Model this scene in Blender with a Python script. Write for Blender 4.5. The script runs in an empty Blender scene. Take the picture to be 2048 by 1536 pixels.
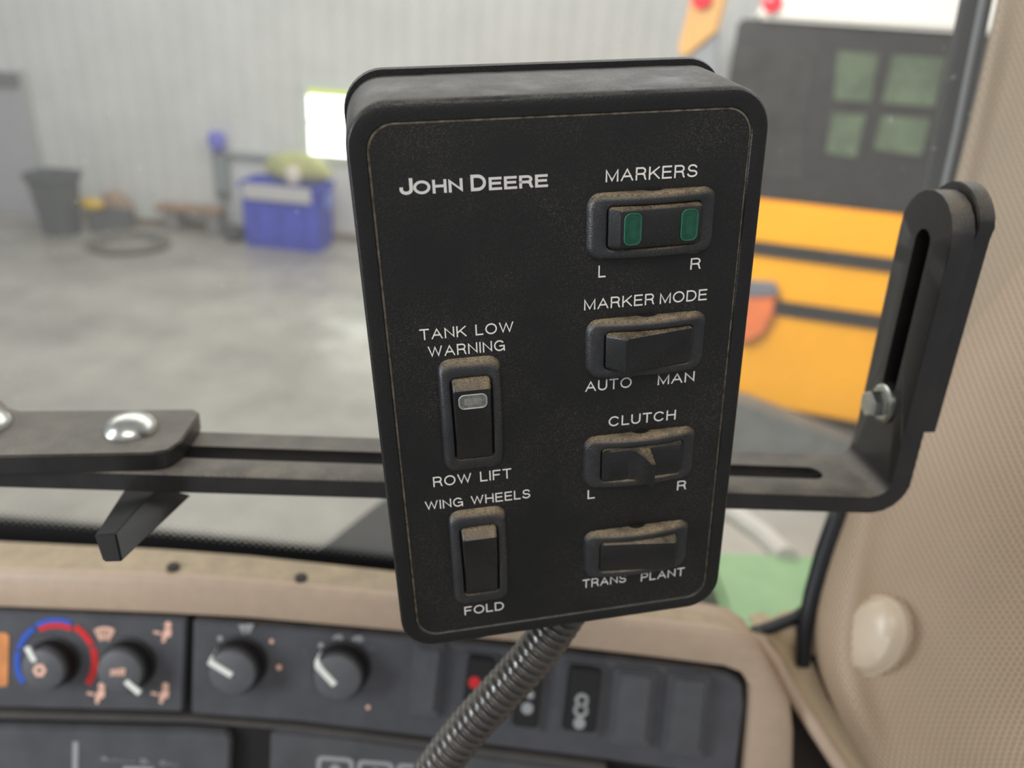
import bpy, bmesh, math, random
from mathutils import Vector, Matrix
random.seed(7)
sc = bpy.context.scene
COL = sc.collection

# ------------------------------------------------------------------ camera
F = 1480.0                      # focal length in pixels of the 2048 px frame
CAM = Vector((0.0, 0.0, 2.70))
pitch, roll_up = math.radians(24.9), Vector((0.0765, 0.9971, 0.0)).normalized()
up_c = roll_up * math.cos(pitch) + Vector((0, 0, math.sin(pitch)))     # world Z seen in camera axes
fw_c = Vector((0, 0, -1)) - up_c * Vector((0, 0, -1)).dot(up_c)
fw_c.normalize()                                                       # world Y in camera axes
rt_c = fw_c.cross(up_c)                                                # world X in camera axes
R = Matrix((rt_c, fw_c, up_c))                                         # camera -> world
cd = bpy.data.cameras.new('camera'); cam = bpy.data.objects.new('camera', cd); COL.objects.link(cam)
cam.matrix_world = Matrix.Translation(CAM) @ R.to_4x4()
cd.sensor_width = 36.0; cd.sensor_fit = 'HORIZONTAL'; cd.lens = F / 2048.0 * 36.0
cd.clip_start = 0.02; cd.clip_end = 200
cd.dof.use_dof = True; cd.dof.focus_distance = 0.288; cd.dof.aperture_fstop = cd.lens / 4.5
sc.camera = cam

# ------------------------------------------------------------------ light, world, exposure
sc.view_settings.view_transform = 'Standard'; sc.view_settings.look = 'None'
sc.view_settings.gamma = 1.0; sc.view_settings.use_curve_mapping = False
sc.view_settings.exposure = 0.0
w = bpy.data.worlds.new('world'); sc.world = w; w.use_nodes = True
bg = w.node_tree.nodes['Background']; bg.inputs[0].default_value = (0.93, 0.96, 1.0, 1); bg.inputs[1].default_value = 0.36

def area(name, loc, target, sx, sy, power, color=(1, 1, 1)):
    l = bpy.data.lights.new(name, 'AREA'); l.shape = 'RECTANGLE'; l.size = sx; l.size_y = sy
    l.energy = power; l.color = color
    o = bpy.data.objects.new(name, l); COL.objects.link(o); o.location = loc
    o.rotation_euler = (Vector(target) - Vector(loc)).to_track_quat('-Z', 'Y').to_euler()
    return o
area('shop_ceiling_light', (-1.0, 5.2, 5.6), (-1.0, 5.6, 0), 10, 6, 430, (1.0, 0.985, 0.95))
o_ = area('bus_fill_light', (-1.2, 1.6, 4.6), (2.0, 4.6, 1.5), 2.0, 1.4, 62, (1.0, 0.98, 0.94)); o_.data.spread = math.radians(75)  # added fill lamp out of view, brightens the rear of the bus
area('cab_side_daylight', (-1.15, -0.10, 2.76), (0.05, 0.28, 2.62), 0.3, 0.9, 13, (0.88, 0.94, 1.0))
area('cab_rear_window_light', (0.1, -0.85, 3.75), (0.1, 0.35, 2.4), 1.0, 0.6, 12.0, (1.0, 0.95, 0.88))

# ------------------------------------------------------------------ pixel helpers (2048 x 1536 frame)
def ray(px, py):
    return R @ Vector(((px - 1024) / F, -(py - 768) / F, -1.0))
def at(px, py, d):
    return CAM + ray(px, py) * d
def on_plane(px, py, p0, n):
    r = ray(px, py); return CAM + r * ((Vector(p0) - CAM).dot(n) / r.dot(n))
def floor_at(px, py, z=0.0):
    return on_plane(px, py, (0, 0, z), Vector((0, 0, 1)))
def on_y(px, py, y):
    return on_plane(px, py, (0, y, 0), Vector((0, 1, 0)))

# ------------------------------------------------------------------ materials
def s2l(c):
    return tuple((v / 12.92 if v <= 0.04045 else ((v + 0.055) / 1.055) ** 2.4) for v in [x / 255.0 for x in c])
MATS = {}
def mat(name, rgb, rough=0.5, metal=0.0, var=0.0, scale=30.0, dust=0.0, dust_rgb=(150, 132, 104), specks=0.0, patch_r=(0.30, 0.62),
        bump=0.0, bump_scale=400.0, spec=0.5, emit=0.0, speck_scale=2300.0):
    if name in MATS: return MATS[name]
    m = bpy.data.materials.new(name); m.use_nodes = True; MATS[name] = m
    nt = m.node_tree; N, L = nt.nodes, nt.links; b = N['Principled BSDF']
    c = s2l(rgb)
    b.inputs['Roughness'].default_value = rough; b.inputs['Metallic'].default_value = metal
    b.inputs['Specular IOR Level'].default_value = spec
    tc = N.new('ShaderNodeTexCoord')
    rgbn = N.new('ShaderNodeRGB'); rgbn.outputs[0].default_value = (*c, 1)
    col = rgbn.outputs[0]
    def noise(sca, detail=3.0, rou=0.6):
        n = N.new('ShaderNodeTexNoise'); n.inputs['Scale'].default_value = sca
        n.inputs['Detail'].default_value = detail; n.inputs['Roughness'].default_value = rou
        L.new(tc.outputs['Object'], n.inputs['Vector']); return n.outputs['Fac']
    def math_(op, a, bb):
        n = N.new('ShaderNodeMath'); n.operation = op
        for i, x in enumerate((a, bb)):
            if isinstance(x, (int, float)): n.inputs[i].default_value = x
            else: L.new(x, n.inputs[i])
        n.use_clamp = True
        return n.outputs[0]
    def mix(f, a, bb):
        n = N.new('ShaderNodeMix'); n.data_type = 'RGBA'
        if isinstance(f, (int, float)): n.inputs[0].default_value = f
        else: L.new(f, n.inputs[0])
        for i, x in ((6, a), (7, bb)):
            if isinstance(x, tuple): n.inputs[i].default_value = (*x, 1)
            else: L.new(x, n.inputs[i])
        return n.outputs[2]
    def ramp(f, lo, hi):
        n = N.new('ShaderNodeMapRange'); n.inputs[1].default_value = lo; n.inputs[2].default_value = hi
        L.new(f, n.inputs[0]); return n.outputs[0]
    if var > 0:
        f = ramp(noise(scale, 5), 0.35, 0.65)
        col = mix(f, tuple(x * (1 - var) for x in c), tuple(min(1, x * (1 + var)) for x in c))
    if specks > 0:
        fine = ramp(noise(speck_scale, 2, 0.8), 0.55, 0.68)
        big = ramp(noise(22, 2), 0.36, 0.66)
        col = mix(math_('MULTIPLY', math_('MULTIPLY', fine, big), specks), col, s2l(dust_rgb))
    if dust > 0:
        g = N.new('ShaderNodeNewGeometry'); sp = N.new('ShaderNodeSeparateXYZ'); L.new(g.outputs['Normal'], sp.inputs[0])
        upn = ramp(sp.outputs[2], 0.25, 0.85)
        fine = ramp(noise(1300, 2, 0.8), 0.36, 0.6)
        patch = ramp(noise(60, 3), *patch_r)
        f = math_('MULTIPLY', math_('MULTIPLY', upn, math_('MULTIPLY', math_('ADD', fine, 0.25), patch)), dust)
        col = mix(f, col, s2l(dust_rgb))
        rr_ = N.new('ShaderNodeMix'); L.new(f, rr_.inputs[0]); rr_.inputs[2].default_value = rough; rr_.inputs[3].default_value = 0.95
        L.new(rr_.outputs[0], b.inputs['Roughness'])
    L.new(col, b.inputs['Base Color'])
    if bump > 0:
        bn = N.new('ShaderNodeBump'); bn.inputs['Strength'].default_value = bump; bn.inputs['Distance'].default_value = 0.0005
        L.new(noise(bump_scale, 3), bn.inputs['Height']); L.new(bn.outputs[0], b.inputs['Normal'])
    if emit > 0:
        L.new(col, b.inputs['Emission Color']); b.inputs['Emission Strength'].default_value = emit
    return m

M_shell = mat('black_shell_plastic', (19, 18, 17), 0.34, var=0.15, scale=200, specks=0.22, bump=0.25, bump_scale=900, dust=0.5, dust_rgb=(120, 114, 104))
M_panel = mat('black_panel_film', (17, 16, 15), 0.45, var=0.1, scale=60, specks=0.42, dust_rgb=(128, 120, 106), bump=0.15, bump_scale=1500)
M_bezel = mat('charcoal_bezel_plastic', (42, 43, 46), 0.33, var=0.12, scale=300, dust=1.0, specks=0.45, bump=0.4, bump_scale=1400)
M_rocker = mat('black_rocker_plastic', (26, 26, 27), 0.32, var=0.1, scale=200, dust=1.0, specks=0.35, bump=0.15, bump_scale=1500)
M_dark = mat('dark_recess', (8, 8, 8), 0.8)
M_seam = mat('dusty_seam', (96, 88, 76), 0.9, var=0.55, scale=240)
M_white = mat('white_lettering', (240, 236, 230), 0.55)
M_brand = mat('grey_white_lettering', (222, 218, 214), 0.55)
M_green = mat('green_lens', (22, 78, 58), 0.18, var=0.2, scale=300)
M_greendot = mat('green_lens_prism', (46, 120, 92), 0.3)
M_clear = mat('clear_lens', (120, 120, 116), 0.15, var=0.25, scale=500)
M_cleardot = mat('clear_lens_prism', (196, 196, 190), 0.2)
M_steel = mat('painted_bar_steel', (34, 31, 30), 0.36, metal=0.0, var=0.25, scale=60, specks=0.25, bump=0.2, bump_scale=500, dust=0.85, dust_rgb=(140, 131, 117), patch_r=(0.05, 0.7), spec=0.7)
M_hook = mat('painted_hook_steel', (32, 30, 30), 0.4, var=0.2, scale=60)
M_zinc = mat('zinc_steel', (200, 200, 192), 0.28, metal=1.0, var=0.12, scale=120)
M_tan = mat('tan_moulded_plastic', (182, 159, 137), 0.5, var=0.04, scale=80, bump=0.15, bump_scale=1500)
M_tanrim = mat('tan_trim_plastic', (186, 164, 132), 0.4, var=0.05, scale=40)
M_fascia = mat('charcoal_fascia', (78, 78, 82), 0.5, var=0.12, scale=40, dust=0.3)
M_fascia2 = mat('charcoal_radio', (82, 82, 84), 0.45, var=0.12, scale=30)
M_knob = mat('charcoal_knob', (92, 92, 95), 0.5, var=0.06, scale=90)
M_socket = mat('black_socket', (26, 23, 22), 0.6)
M_ptr = mat('white_pointer', (236, 236, 228), 0.4)
M_blue = mat('blue_print', (52, 92, 190), 0.5)
M_red = mat('red_print', (214, 46, 48), 0.5)
M_pink = mat('peach_print', (238, 190, 168), 0.5)
M_grey = mat('grey_print', (160, 160, 160), 0.5)
M_orange = mat('orange_display', (214, 140, 84), 0.5, var=0.15, scale=60)
M_hose = mat('grey_black_conduit', (66, 63, 59), 0.2, var=0.18, scale=150, spec=0.9, dust=0.3, dust_rgb=(120, 112, 98))
M_rubber = mat('black_rubber', (20, 21, 25), 0.42, var=0.1, scale=60, spec=0.4)
M_highlight = mat('grey_highlight_tone', (120, 124, 128), 0.3)  # highlight on the seal given as a grey colour

# ------------------------------------------------------------------ mesh builder
class MB:
    def __init__(self): self.v = []; self.f = []; self.uv = None
    def pts(self, P):
        i = len(self.v); self.v += [tuple(p) for p in P]; return list(range(i, i + len(P)))
    def face(self, ids): self.f.append(tuple(ids))
    def loft(self, loops, cap0=False, cap1=False, closed=True):
        ids = [self.pts(l) for l in loops]; n = len(ids[0])
        for a, b in zip(ids[:-1], ids[1:]):
            for k in range(n if closed else n - 1):
                k2 = (k + 1) % n; self.face((a[k], a[k2], b[k2], b[k]))
        if cap0: self.face(ids[0][::-1])
        if cap1: self.face(ids[-1])
        return ids
    def box(self, x0, x1, y0, y1, z0, z1):
        self.loft([[(x0, y0, z0), (x1, y0, z0), (x1, y1, z0), (x0, y1, z0)], [(x0, y0, z1), (x1, y0, z1), (x1, y1, z1), (x0, y1, z1)]], True, True)
    def hexa(self, a, b): self.loft([a, b], True, True)
    def tube(self, path, radii, n=12, cap=True):
        path = [Vector(p) for p in path]; loops = []
        t0 = (path[1] - path[0]).normalized()
        ref = Vector((0, 0, 1)) if abs(t0.z) < 0.9 else Vector((1, 0, 0))
        u = t0.cross(ref).normalized()
        for i, p in enumerate(path):
            t = (path[min(i + 1, len(path) - 1)] - path[max(i - 1, 0)]).normalized()
            u = (u - t * u.dot(t)).normalized(); v = t.cross(u)
            r = radii[i] if isinstance(radii, (list, tuple)) else radii
            loops.append([p + (u * math.cos(a) + v * math.sin(a)) * r for a in [2 * math.pi * k / n for k in range(n)]])
        self.loft(loops, cap, cap)
    def lathe(self, prof, n=32, axis='Z', c=(0, 0, 0), cap0=True, cap1=True):
        loops = []
        for r, h in prof:
            l = []
            for k in range(n):
                a = 2 * math.pi * k / n; x, y = r * math.cos(a), r * math.sin(a)
                l.append((c[0] + x, c[1] + y, c[2] + h))
            loops.append(l)
        self.loft(loops, cap0, cap1)
    def build(self, name, material, parent=None, M=None, smooth=35.0, bevel=0.0, seg=2, uvs=None):
        me = bpy.data.meshes.new(name); me.from_pydata([Vector(p) for p in self.v], [], self.f)
        bm = bmesh.new(); bm.from_mesh(me)
        if uvs is None:
            bmesh.ops.recalc_face_normals(bm, faces=bm.faces)
        else:
            lay = bm.loops.layers.uv.new('UVMap'); bm.verts.ensure_lookup_table()
            for fc in bm.faces:
                for lp in fc.loops: lp[lay].uv = uvs[lp.vert.index]
        if bevel > 0:
            ed = [e for e in bm.edges if len(e.link_faces) == 2 and e.calc_face_angle(0) > math.radians(40)]
            bmesh.ops.bevel(bm, geom=ed, offset=bevel, segments=seg, affect='EDGES', clamp_overlap=True)
        bm.to_mesh(me); bm.free()
        if smooth:
            for p in me.polygons: p.use_smooth = True
            try: me.set_sharp_from_angle(angle=math.radians(smooth))
            except Exception: pass
        me.materials.append(material)
        o = bpy.data.objects.new(name, me); COL.objects.link(o)
        if parent is not None: o.parent = parent
        if M is not None: o.matrix_local = M
        return o

def empty(name, M, label, cat, group=None):
    o = bpy.data.objects.new(name, None); COL.objects.link(o)
    o.empty_display_size = 0.02
    o.matrix_world = M if isinstance(M, Matrix) else Matrix.Translation(Vector(M))
    return tag(o, label, cat, group)
def tag(o, label, cat, group=None):
    o['label'] = label; o['category'] = cat
    if group: o['group'] = group
    return o
def struct(o):
    o['kind'] = 'structure'; return o
def frame(o, x, y, z):
    return Matrix(((x.x, y.x, z.x, o.x), (x.y, y.y, z.y, o.y), (x.z, y.z, z.z, o.z), (0, 0, 0, 1)))

def rr(x0, x1, y0, y1, r, n=6):
    out = []
    for cx, cy, a0 in ((x1 - r, y1 - r, 0), (x0 + r, y1 - r, 90), (x0 + r, y0 + r, 180), (x1 - r, y0 + r, 270)):
        for k in range(n + 1):
            a = math.radians(a0 + 90.0 * k / n); out.append((cx + r * math.cos(a), cy + r * math.sin(a)))
    return out
def z3(l, z):
    return [(x, y, z(x, y) if callable(z) else z) for x, y in l]

def el(cx, cy, rx, ry, a0, a1, n=14):
    return [(cx + rx * math.cos(math.radians(a0 + (a1 - a0) * k / n)), cy + ry * math.sin(math.radians(a0 + (a1 - a0) * k / n))) for k in range(n + 1)]
GLYPH = {   # width, centre-line strokes in a unit-high cell
    'A': (.90, [[(0, 0), (.45, 1), (.90, 0)], [(.15, .34), (.75, .34)]]),
    'C': (.92, [el(.47, .5, .47, .5, 42, 318, 22)]),
    'D': (.84, [[(0, 0), (0, 1), (.36, 1)] + el(.36, .5, .48, .5, 90, -90, 16) + [(0, 0)]]),
    'E': (.70, [[(.70, 0), (0, 0), (0, 1), (.68, 1)], [(0, .53), (.63, .53)]]),
    'F': (.66, [[(0, 0), (0, 1), (.66, 1)], [(0, .51), (.57, .51)]]),
    'G': (.94, [el(.47, .5, .47, .5, 45, 300, 20) + [(.93, .22), (.93, .47), (.52, .47)], [(.94, 0), (.93, .3)]]),
    'H': (.78, [[(0, 0), (0, 1)], [(.78, 0), (.78, 1)], [(0, .53), (.78, .53)]]),
    'I': (.0, [[(0, 0), (0, 1)]]),
    'J': (.56, [[(.56, 1), (.56, .30)] + el(.28, .28, .28, .28, 0, -180, 10) + [(0, .34)]]),
    'K': (.78, [[(0, 0), (0, 1)], [(.76, 1), (.02, .36)], [(.28, .58), (.80, 0)]]),
    'L': (.60, [[(0, 1), (0, 0), (.60, 0)]]),
    'M': (.92, [[(0, 0), (0, 1), (.46, .02), (.92, 1), (.92, 0)]]),
    'N': (.78, [[(0, 0), (0, 1), (.78, 0), (.78, 1)]]),
    'O': (.98, [el(.49, .5, .49, .5, 0, 360, 30)]),
    'P': (.70, [[(0, 0), (0, 1), (.42, 1)] + el(.42, .73, .28, .27, 90, -90, 12) + [(0, .46)]]),
    'R': (.76, [[(0, 0), (0, 1), (.44, 1)] + el(.44, .74, .28, .26, 90, -90, 12) + [(0, .48)], [(.46, .48), (.66, .38), (.70, .14), (.76, 0)]]),
    'S': (.74, [el(.37, .745, .33, .255, 20, 262, 16) + el(.37, .25, .37, .25, 82, -165, 16)]),
    'T': (.76, [[(0, 1), (.76, 1)], [(.38, 1), (.38, 0)]]),
    'U': (.76, [[(0, 1), (0, .36)] + el(.38, .36, .38, .36, 180, 360, 14) + [(.76, 1)]]),
    'W': (1.24, [[(0, 1), (.31, 0), (.62, 1), (.93, 0), (1.24, 1)]]),
}
def put_text(mb, s, x0, x1, y0, h, z, wt=.132, gap=.20):
    """letters drawn as strokes of even weight, stretched to run from x0 to x1"""
    hwt = wt / 2; total = 0.0; lay = []
    for ch in s:
        if ch == ' ': total += .34; continue
        wd = GLYPH[ch][0]; lay.append((ch, total + hwt)); total += wd + wt + gap
    total -= gap; kx = (x1 - x0) / total
    for li, (ch, ox) in enumerate(lay):
        for si, st in enumerate(GLYPH[ch][1]):
            P = [Vector((ox + x, hwt + y * (1 - wt))) for x, y in st]
            P = [P[0]] + [p for q, p in zip(P[:-1], P[1:]) if (p - q).length > 1e-4]
            closed = (P[0] - P[-1]).length < 1e-3
            if closed: P = P[:-1]
            n = len(P); A = []; B = []
            for i in range(n):
                pv = P[i - 1] if (i > 0 or closed) else None; nx = P[(i + 1) % n] if (i < n - 1 or closed) else None
                d0 = (P[i] - pv).normalized() if pv is not None else (nx - P[i]).normalized()
                d1 = (nx - P[i]).normalized() if nx is not None else d0
                n0 = Vector((-d0.y, d0.x)); n1 = Vector((-d1.y, d1.x)); m = (n0 + n1)
                if m.length < .25: m = n0.copy()
                m.normalize(); k = hwt / max(m.dot(n0), .38)
                p = P[i].copy()
                if pv is None: p -= d0 * hwt
                if nx is None: p += d0 * hwt
                A.append(p + m * k); B.append(p - m * k)
            cl = lambda q: (x0 + q.x * kx, y0 + min(max(q.y, 0), 1) * h, z + (li % 2 + si) * 2e-6)
            mb.loft([[cl(q) for q in A], [cl(q) for q in B]], closed=closed)

# ================================================================== SHOP (the setting)
WALL_Y = floor_at(650, 474).y
def wallp(px, py, dy=0.0): return on_y(px, py, WALL_Y - dy)

M_conc = mat('polished_concrete', (162, 158, 149), 0.3, var=0.24, scale=0.9, bump=0.0)
nt = M_conc.node_tree
_n = nt.nodes.new('ShaderNodeTexNoise'); _n.inputs['Scale'].default_value = 2.4; _n.inputs['Detail'].default_value = 6
_t = nt.nodes.new('ShaderNodeTexCoord'); nt.links.new(_t.outputs['Object'], _n.inputs['Vector'])
_r = nt.nodes.new('ShaderNodeMapRange'); _r.inputs[1].default_value = .3; _r.inputs[2].default_value = .7; _r.inputs[3].default_value = .2; _r.inputs[4].default_value = .48
nt.links.new(_n.outputs['Fac'], _r.inputs[0]); nt.links.new(_r.outputs[0], nt.nodes['Principled BSDF'].inputs['Roughness'])
mb = MB(); mb.box(-9, 12, -3, WALL_Y + 0.2, -0.12, 0.0)
struct(mb.build('floor', M_conc, smooth=0))

M_wall = mat('white_wall_steel', (226, 227, 224), 0.42, var=0.05, scale=1.5)
mb = MB(); prof = []
x = -9.0
while x < 12.0:
    for dx, dy in ((0, 0), (0.17, 0), (0.185, -0.018), (0.205, -0.018), (0.22, 0)): prof.append((x + dx, WALL_Y + dy))
    x += 0.23
bot = [(a, b, 0.0) for a, b in prof]; top = [(a, b, 5.6) for a, b in prof]
back = [(prof[-1][0], WALL_Y + 0.12), (prof[0][0], WALL_Y + 0.12)]
mb.loft([bot + [(a, b, 0.0) for a, b in back], top + [(a, b, 5.6) for a, b in back]], True, True)
struct(mb.build('wall_back', M_wall, smooth=0))
mb = MB(); mb.box(-9, 12, WALL_Y - 0.035, WALL_Y - 0.0185, 0.0, 0.07)
struct(mb.build('baseboard_back', mat('wood_kick_board', (150, 132, 110), 0.7, var=0.2, scale=3), smooth=0))

# window with bright daylight
p0 = wallp(604, 163, .02); p1 = wallp(818, 330, .02)
wx0, wx1, wz0, wz1 = p0.x, p0.x + 1.25, p1.z - 0.02, p0.z
yw = WALL_Y - 0.019
root = bpy.data.objects.new('window_1', None); COL.objects.link(root); root.location = ((wx0 + wx1) / 2, yw, wz0); struct(root)
Wd = wx1 - wx0; Hd = wz1 - wz0
mb = MB(); t = 0.075
for a, b, c, d in ((-Wd / 2, Wd / 2, Hd - t, Hd), (-Wd / 2, Wd / 2, 0, t), (-Wd / 2, -Wd / 2 + t, t, Hd - t), (Wd / 2 - t, Wd / 2, t, Hd - t), (-Wd / 2 + t, Wd / 2 - t, Hd * .47, Hd * .47 + .04)):
    mb.box(a, b, -0.05, 0.0, c, d)
mb.build('window_frame', mat('white_window_frame', (222, 230, 222), 0.5, var=0.03), root, bevel=0.004)
def glow(name, rgb, strength):
    m = bpy.data.materials.new(name); m.use_nodes = True; n = m.node_tree
    e = n.nodes.new('ShaderNodeEmission'); tc = n.nodes.new('ShaderNodeTexCoord'); no = n.nodes.new('ShaderNodeTexNoise')
    no.inputs['Scale'].default_value = 3.0; n.links.new(tc.outputs['Object'], no.inputs['Vector'])
    mx = n.nodes.new('ShaderNodeMix'); mx.data_type = 'RGBA'; n.links.new(no.outputs['Fac'], mx.inputs[0])
    mx.inputs[6].default_value = (*s2l(rgb), 1); mx.inputs[7].default_value = (*[v * .9 for v in s2l(rgb)], 1)
    n.links.new(mx.outputs[2], e.inputs[0]); e.inputs[1].default_value = strength
    n.links.new(e.outputs[0], n.nodes['Material Output'].inputs[0]); return m
mb = MB(); mb.box(-Wd / 2 + t, Wd / 2 - t, -0.02, -0.012, t, Hd - t - .085)
mb.build('pane', glow('bright_daylight_pane', (250, 255, 246), 5.0), root, smooth=0)
mb = MB(); mb.box(-Wd / 2 + t, Wd / 2 - t, -0.02, -0.012, Hd - t - .085, Hd - t)
o = mb.build('foliage_pane', glow('sunlit_foliage_pane', (222, 236, 120), 1.25), root, smooth=0)

# door at the far left of the back wall
p0 = wallp(58, 168, .02); p1 = wallp(84, 425, .02)
dx1 = wallp(66, 250, .02).x; dz1 = wallp(40, 140, .02).z
root = bpy.data.objects.new('door_1', None); COL.objects.link(root); root.location = (dx1 - .5, WALL_Y - .019, 0); struct(root)
mb = MB(); mb.box(-.5, .46, -.03, 0, 0, dz1 - .03); mb.build('door_leaf', mat('grey_door', (186, 187, 190), 0.45, var=0.04, scale=3), root, bevel=.004)
mb = MB(); mb.box(.46, .52, -.04, 0, 0, dz1); mb.build('door_jamb', mat('white_jamb', (192, 194, 190), 0.5, var=.03), root, bevel=.004)
mb = MB(); mb.box(-.5, .44, -.09, -.0305, dz1 - .2, dz1 - .04); mb.build('door_closer', mat('grey_closer', (128, 130, 128), 0.5, var=.05), root, bevel=.01)

# ---------------------------------------------------------------- things along the back wall
def scl(p): return (p - CAM).dot(R @ Vector((0, 0, -1))) / F       # metres per pixel at p
# grey trash can
g = floor_at(106, 474); s = scl(g); g = Vector((g.x, g.y + .22, 0))
root = empty('trash_can', g, 'dark grey tapered plastic trash can standing by the left wall door', 'trash can')
ht = on_y(100, 343, g.y).z
mb = MB(); r0, r1 = 27 * s, 37 * s
loops = []
for z, r in ((0, r0), (ht * .5, (r0 + r1) / 2), (ht - .07, r1), (ht - .065, r1 * .95), (.03, r0 * .93)):
    loops.append([(x, y, z) for x, y in rr(-r, r, -r, r, r * .35)])
mb.loft(loops, True, True)
M_bin = mat('grey_bin_plastic', (88, 94, 96), 0.55, var=0.1, scale=4)
mb.build('body', M_bin, root)
mb = MB(); loops = []
for z, r in ((ht - .10, r1 * 1.0), (ht - .10, r1 * 1.1), (ht - .005, r1 * 1.12), (ht, r1 * 1.08), (ht - .06, r1 * .97)):
    loops.append([(x, y, z) for x, y in rr(-r, r, -r, r, r * .35)])
mb.loft(loops, False, False); mb.build('rim', M_bin, root)

# dark storage tub with a yellow bag on it, brown bag beside
g1 = floor_at(206, 468); sx = scl(g1)
root = empty('storage_tub', Vector((g1.x + .05, g1.y + .13, 0)), 'low dark grey tub on the floor right of the trash can', 'tub')
th = on_y(195, 420, g1.y + .1).z
mb = MB(); mb.loft([[(x, y, z) for x, y in rr(-r - .08, r + .08, -r * .55, r * .55, .06)] for z, r in ((0, .17), (th - .03, .21), (th - .03, .23), (th, .23), (th, .21), (.03, .16))], True, True)
mb.build('body', mat('dark_grey_tub', (112, 115, 117), 0.6, var=.1, scale=4), root)
def blob(name, c, r, matl, seed=0, amp=.12, flat=.0):
    mb = MB(); rnd = random.Random(seed); ph = [rnd.uniform(0, 6.28) for _ in range(6)]; loops = []
    for i in range(1, 12):
        th_ = math.pi * i / 12; l = []
        for k in range(20):
            a = 2 * math.pi * k / 20
            q = 1 + amp * (math.sin(3 * a + ph[0] + 2 * th_) + .6 * math.sin(5 * a + ph[1] - 3 * th_) + .5 * math.sin(4 * th_ + ph[2]))
            z = math.cos(th_) * r[2]
            l.append((r[0] * math.sin(th_) * math.cos(a) * q, r[1] * math.sin(th_) * math.sin(a) * q, max(z, -r[2] + flat) + r[2] - flat))
        loops.append(l)
    mb.loft(loops, True, True)
    o = mb.build(name, matl); o.location = c; return o
pw = on_y(170, 408, g1.y + .2)
tag(blob('plastic_bag', Vector((pw.x + .13, g1.y + .13, th + .002)), (.17, .10, .10), mat('yellow_plastic', (226, 186, 72), 0.45, var=.12, scale=6), 3, .08, .05),
    'bright yellow crumpled plastic bag lying on the low dark tub', 'bag')
pb = floor_at(236, 440)
bh = on_y(236, 366, pb.y + .15).z
tag(blob('paper_sack', Vector((pb.x + .16, WALL_Y - .22, 0)), (.22, .14, bh / 2 * 1.04), mat('brown_paper', (170, 148, 128), 0.8, var=.12, scale=5), 5, .07, .03),
    'brown paper sack slumped on the floor between the tub and the bench', 'sack')
# hose coil on the floor
g2 = floor_at(258, 492)
mb = MB(); rc = 74 * scl(g2)
for j, (dr, z) in enumerate(((0, .025), (-.07, .03), (.05, .06), (-.04, .075))):
    P = [(math.cos(a) * (rc - .05 + dr), math.sin(a) * (rc - .05 + dr), z) for a in [2 * math.pi * k / 40 for k in range(40)]]
    mb.tube(P + [P[0]], .024, 8, False)
o = mb.build('hose_coil', mat('grey_hose', (132, 128, 120), 0.6, var=.1, scale=8)); o.location = (g2.x, g2.y, 0)
tag(o, 'grey hose coiled in a flat ring on the concrete in front of the bench', 'hose')
# low bench
gL, gR = floor_at(300, 462), floor_at(440, 472)
yb = gL.y + .15; zb = on_y(380, 412, yb).z
xl, xr = on_y(318, 415, yb).x, on_y(446, 420, yb).x
root = empty('bench', Vector(((xl + xr) / 2, yb, 0)), 'low bench with a brown plank top left of the blue crate', 'bench')
hw = (xr - xl) / 2
mb = MB(); mb.box(-hw, hw, -.14, .14, zb - .07, zb); mb.build('plank', mat('brown_plank', (166, 136, 112), 0.7, var=.2, scale=5), root, bevel=.008)
for q in (-.55, .75):
    mb = MB(); mb.box(hw * q - .09, hw * q + .09, -.12, .12, 0, zb - .07); mb.build('leg', mat('grey_block', (142, 140, 138), 0.8, var=.1, scale=6), root, bevel=.01)
# blue crate
cA, cB = floor_at(488, 492), floor_at(640, 507)
ex = (cB - cA); wc = ex.length; ex.normalize(); ey = Vector((-ex.y, ex.x, 0))
ch = on_y(490, 364, cA.y).z; dc = min(.6, WALL_Y - .08 - max(cA.y, cB.y))
Mc = frame(cA + ex * wc / 2 + ey * dc / 2, ex, ey, Vector((0, 0, 1)))
root = empty('storage_crate', Mc, 'large blue plastic crate standing under the bright window', 'crate')
M_crate = mat('blue_crate_plastic', (62, 74, 190), 0.5, var=.12, scale=6)
mb = MB(); hx, hy = wc / 2, dc / 2
mb.loft([[(x, y, z) for x, y in rr(-hx * q, hx * q, -hy * q, hy * q, .05)] for z, q in ((0, .97), (.04, .97), (.045, .985), (ch * .45, 1.0), (ch * .46, .985), (ch - .06, 1.0), (ch - .06, 1.05), (ch, 1.05), (ch, 1.0), (ch - .05, .98))], True, True)
mb.build('body', M_crate, root, bevel=0)
for q in (-.6, 0, .6):
    mb = MB(); mb.box(hx * q - .03, hx * q + .03, -hy - .012, -hy * .96, .06, ch * .72); mb.build('rib', M_crate, root, bevel=.005)
mb = MB(); mb.box(-hx * .9, hx * .84, -hy * 1.05 - .012, -hy * 1.05 - .001, ch - .2, ch - .005)
mb.build('label_panel', mat('white_label_panel', (206, 204, 204), 0.5, var=.04), root, bevel=.004)
mb = MB(); mb.box(hx * 1.03, hx * 1.08, -hy * .5, hy * .5, ch - .3, ch - .1); mb.build('handle', mat('pale_blue_plastic', (112, 136, 226), 0.4), root, bevel=.01)
ct = Mc @ Vector((.1, -.03, ch))
tag(blob('tarp', Mc @ Vector((hx * .25, .06, ch + .002)), (hx * .82, .19, .21), mat('yellow_green_tarp', (188, 190, 132), 0.5, var=.15, scale=6), 11, .07, .05),
    'yellow green folded tarp heaped on top of the blue crate', 'tarp')
pj = on_y(588, 316, ct.y - .12)
o = blob('jug', Vector((pj.x, ct.y - .20, ch + .002)), (.10, .06, .13), mat('pale_jug', (226, 218, 208), 0.4, var=.04), 13, .03, .02)
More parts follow.
